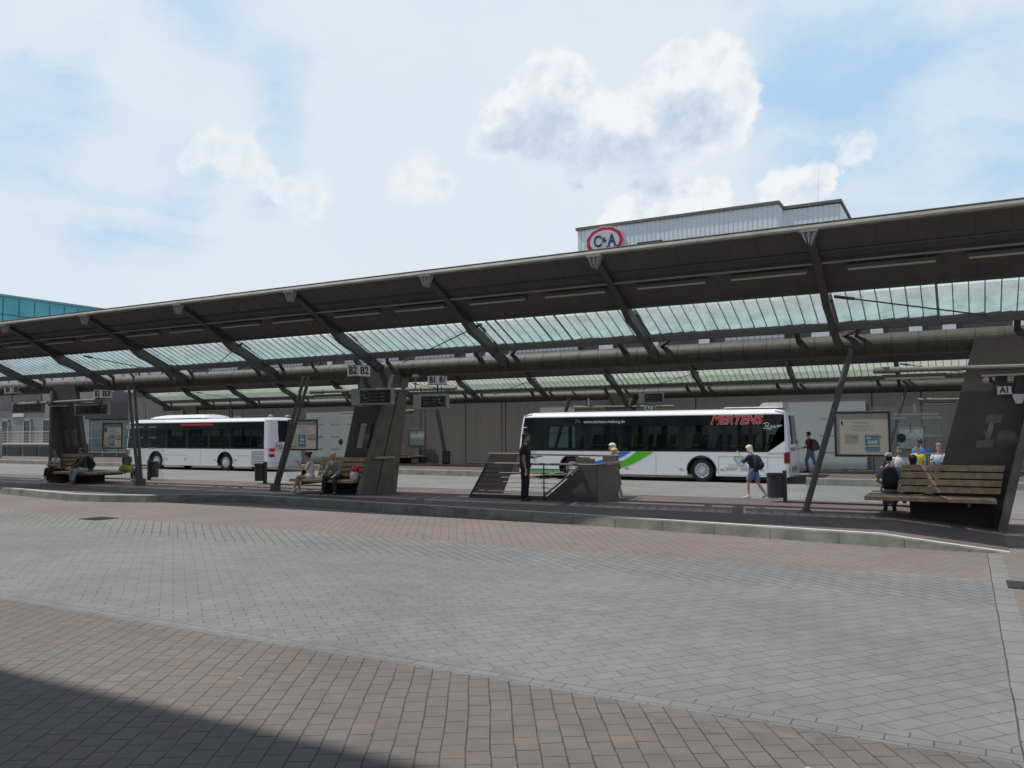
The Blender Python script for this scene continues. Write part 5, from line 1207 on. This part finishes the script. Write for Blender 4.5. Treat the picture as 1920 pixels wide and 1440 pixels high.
# group on the far side
person('woman in white t-shirt standing beyond the right bench glass', (-1.62, 25.2, 0), 190, 1.62, top=WHITEC, bottom=BLACKC, hair='pony', hairm=mat('brown_hair', (.10, .05, .03), .6), female=True, arms=(((-.10, .0, -.26), (.05, .06, -.24)), ((.10, .0, -.26), (-.08, .14, -.18))))
person('person in yellow top standing between the white and blue tops', (-1.30, 28.6, 0), 160, 1.64, top=cloth('yellow_cloth', (.62, .52, .08)), bottom=cloth('brown_trousers', (.12, .05, .03)), female=True, hair='pony')
pb_, J = person('person in bright blue top with dark trousers, partly behind the round green sticker', (-1.28, 30.0, 0), 20, 1.80, top=cloth('bright_blue_cloth', (.03, .20, .55)), bottom=NAVY, hair='short')
pj, J = person('blonde woman in white top holding a denim jacket at the right', (-.72, 29.0, 0), 170, 1.66, top=WHITEC, bottom=cloth('pale_jeans', (.22, .28, .34)), hair='bob', hairm=mat('light_brown_hair', (.30, .18, .10), .6), female=True, arms=(((-.08, .05, -.26), (.08, .18, .02)), ((.08, .05, -.26), (-.08, .18, .02))))
m = MB(); m.loft([[(w*cx_, .24+d*cy_, z) for cx_, cy_ in ((-1, 0), (-.5, .8), (.5, .9), (1, 0), (.4, -.7), (-.5, -.8))] for z, w, d in ((.80, .14, .05), (.92, .20, .09), (1.08, .21, .10), (1.16, .12, .06))])
o = m.build('denim_jacket', DENIM, smooth=True); o.location = pj.location; o.rotation_euler = pj.rotation_euler; tag(o, 'folded denim jacket held in front of the blonde woman at right', 'jacket')
# girl in white with phone
pg, J = person('young woman in white top and shorts sitting on the middle bench looking at her phone', (-18.02, 19.62, .216), 172, 1.66, sit=True, lean=6, top=WHITEC, bottom=WHITEC, shoes=SHOEW, hair='pony', hairm=DARKH, sleeve=0, shorts=.35, female=True, head_pitch=14, head_yaw=-20,
    arms=(((-.02, .14, -.24), (.10, .18, .20)), ((.02, .14, -.24), (-.10, .18, .20))), legs=(((.04, .42, .03), (.10, .10, -.40)), ((-.02, .42, -.02), (-.04, -.08, -.42))), skinm=SK)
pg.rotation_euler[2] = R(140)
W_ = J['a-1'][3]*J['s']; m = MB(); m.box(W_.x-.01, W_.x+.07, W_.y-.01, W_.y+.005, W_.z-.04, W_.z+.11)
o = m.build('phone', M_busblack); o.location = pg.location; o.rotation_euler = pg.rotation_euler; tag(o, 'dark phone held up by the young woman in white', 'phone')
person('bald older man in grey shirt and dark trousers sitting on the middle bench', (-16.93, 19.62, .216), 184, 1.72, sit=True, lean=20, top=GREYC, bottom=cloth('dark_trousers', (.025, .025, .03)), skinm=SK, hair='bald', hairm=GREYH, sleeve=1.85, head_pitch=12,
    arms=(((-.08, .10, -.26), (.02, .22, -.10)), ((.08, .10, -.26), (-.02, .22, -.10))), legs=(((-.10, .42, -.03), (-.03, .0, -.40)), ((.10, .42, -.03), (.03, .0, -.40))))
person('dark haired person sitting on the rear side of the middle bench, only the head showing', (-17.35, 20.75, .216), 0, 1.66, sit=True, lean=2, top=BLACKC, hair='pony', hairm=DARKH, female=True)
# left bench
person('person in pale grey t-shirt sitting at the outer end of the left bench', (-30.95, 19.55, .216), 178, 1.62, sit=True, lean=8, top=cloth('pale_grey_shirt', (.36, .39, .40)), bottom=BLACKC, shoes=SHOEW, hair='short', skinm=SKD, arms=(((-.08, .10, -.25), (.18, .14, .0)), ((.08, .10, -.25), (-.18, .14, .02))), legs=(((-.02, .42, -.01), (.04, .02, -.41)), ((.02, .40, .06), (-.10, .12, -.30))))
pn, J = person('man in dark jacket and light blue jeans sitting on the left bench leaning forward', (-29.25, 19.55, .216), 165, 1.76, sit=True, lean=12, top=cloth('camo_jacket', (.045, .045, .035)), bottom=cloth('light_jeans', (.22, .33, .42)), shoes=cloth('brown_shoe', (.20, .10, .06)), hair='short', skinm=SKD, sleeve=1.9,
    arms=(((-.06, .18, -.22), (.08, .20, -.12)), ((.06, .18, -.22), (-.08, .20, -.12))), legs=(((-.12, .42, -.02), (.0, .06, -.40)), ((.10, .42, -.02), (.0, -.02, -.40))))
backpack('black rucksack on the man with light blue jeans', pn, J, BLACKC, 1.15)
person('pale haired person in grey sitting behind the glass right of the left bench', (-28.95, 21.1, .216), 10, 1.66, sit=True, lean=5, top=cloth('grey_green_cloth', (.14, .16, .15)), bottom=cloth('grey_trousers', (.16, .17, .18)), shoes=SHOEW, hair='bob', hairm=BLOND, female=True)
person('person in mustard yellow jacket sitting on the far bench by the concrete wall', (-31.3, 39.9, .244), 175, 1.66, sit=True, lean=8, top=cloth('mustard_cloth', (.55, .33, .02)), bottom=cloth('pale_blue_jeans', (.25, .36, .50)), hair='short', sleeve=1.9, arms=(((-.06, .14, -.20), (.12, .16, .12)), ((.06, .14, -.2), (-.12, .16, .1))))

# loose things on benches
def bag(name, label, loc, m_, w, d, h, mt=None):
    m = MB(); m.loft([[(w*k*cx_, d*k*cy_, z) for cx_, cy_ in ((-1, -.6), (-.6, -1), (.6, -1), (1, -.6), (1, .6), (.6, 1), (-.6, 1), (-1, .6))] for z, k in ((0, .85), (h*.15, 1), (h*.6, .95), (h*.85, .8), (h, .45))])
    b = thing(name, label, 'bag', loc); m.build('bag', m_, b, smooth=True)
    m = MB(); m.path([(-w*.4, 0, h*.95), (-w*.25, 0, h*1.25), (w*.25, 0, h*1.25), (w*.4, 0, h*.95)], .012, 6); m.build('handle', mt or m_, b)
bag('handbag', 'black bag on the middle bench beside the young woman in white', (-18.42, 19.85, .67), BLACKC, .16, .12, .26)
bag('shopping_bag', 'white and red bag on the middle bench next to the pylon', (-16.25, 19.6, .67), cloth('bag_white', (.48, .46, .46)), .13, .12, .28)
m = MB(); m.ball((0, 0, 0), .12, .12, .10, 14, 8); o = m.build('bicycle_helmet', mat('helmet_red', (.60, .02, .03), .2)); o.location = (-16.22, 19.6, .99); tag(o, 'shiny red helmet on top of the bag by the middle pylon', 'helmet')
bag('shopping_bag', 'yellow-green bag on the bench end by the twin leaning posts', (-28.75, 20.9, .67), cloth('lime_cloth', (.32, .42, .03)), .26, .16, .20)

# bicycle on the far side at right
bc = thing('bicycle', 'parked bicycle seen past the right pylon', 'bicycle', (1.5, 31.2, 0), 0)
def ringw(cx_, r=.34):
    m = MB(); N = 28
    for i in range(N): a_, b_ = 2*pi*i/N, 2*pi*(i+1)/N; m.tube((cx_+r*cos(a_), 0, r+.02+r*sin(a_)), (cx_+r*cos(b_), 0, r+.02+r*sin(b_)), .018, n=6)
    w = m.build('wheel', M_black, bc); m = MB()
    for i in range(12): a_ = 2*pi*i/12; m.tube((cx_, 0, r+.02), (cx_+r*cos(a_), 0, r+.02+r*sin(a_)), .004, n=4)
    m.tube((cx_, -.05, r+.02), (cx_, .05, r+.02), .03, n=8); m.build('spokes', M_frame, w)
ringw(-.52); ringw(.52)
m = MB()
for a_, b_ in (((-.52, .36), (-.12, .42)), ((-.12, .42), (-.24, .86)), ((-.24, .86), (.34, .84)), ((-.12, .42), (.36, .70)), ((-.52, .36), (-.22, .80)), ((.52, .36), (.33, .92))): m.tube((a_[0], 0, a_[1]), (b_[0], 0, b_[1]), .018, n=6)
m.build('frame', M_dark, bc)
m = MB(); m.tube((-.24, 0, .86), (-.27, 0, .98), .014, n=6); m.ball((-.28, 0, 1.0), .13, .07, .035, 10, 6); m.build('saddle', M_black, bc)
m = MB(); m.tube((.33, -.28, 1.03), (.33, .28, 1.03), .014, n=6); m.tube((.33, 0, .9), (.33, 0, 1.03), .015, n=6); m.build('handlebar', M_frame, bc)
m = MB(); m.box(-.75, -.35, -.08, .08, .78, .80); m.tube((-.7, .07, .42), (-.6, .07, .8), .01, n=4); m.build('carrier', M_dark, bc)

# shrub behind the left bus, a thin shoot of leaves
sr = thing('shrub', 'small green shrub showing above the front of the left bus', 'shrub', (-53.5, 40.0, .2))
m = MB(); m.tube((0, 0, 0), (0, 0, 2.5), .05, .02, 6); m.build('stem', mat('bark', (.09, .06, .04), .9), sr)
m = MB(); rr = random.Random(9)
for i in range(420):
    a_ = rr.uniform(0, 2*pi); r_ = rr.uniform(.05, .75); z_ = 2.0+rr.uniform(0, 1.0)-r_*.3; c = Vector((r_*cos(a_), r_*sin(a_), z_)); d = Vector((rr.uniform(-1, 1), rr.uniform(-1, 1), rr.uniform(-.4, .8))).normalized()*.13; s_ = d.orthogonal().normalized()*.035
    m.face([c, c+d*.5+s_, c+d, c+d*.5-s_])
m.build('foliage', M_plant, sr)
# pale post at the left edge
m = MB(); m.tube((0, 0, 0), (0, 0, 2.6), .12, .12, 12); m.ball((0, 0, 2.62), .12, .12, .08, 12, 6)
o = m.build('bollard_post', mat('post_pale', (.40, .44, .44), .6)); o.location = (-67.0, 37.6, 0); tag(o, 'pale round post at the very left edge', 'post')
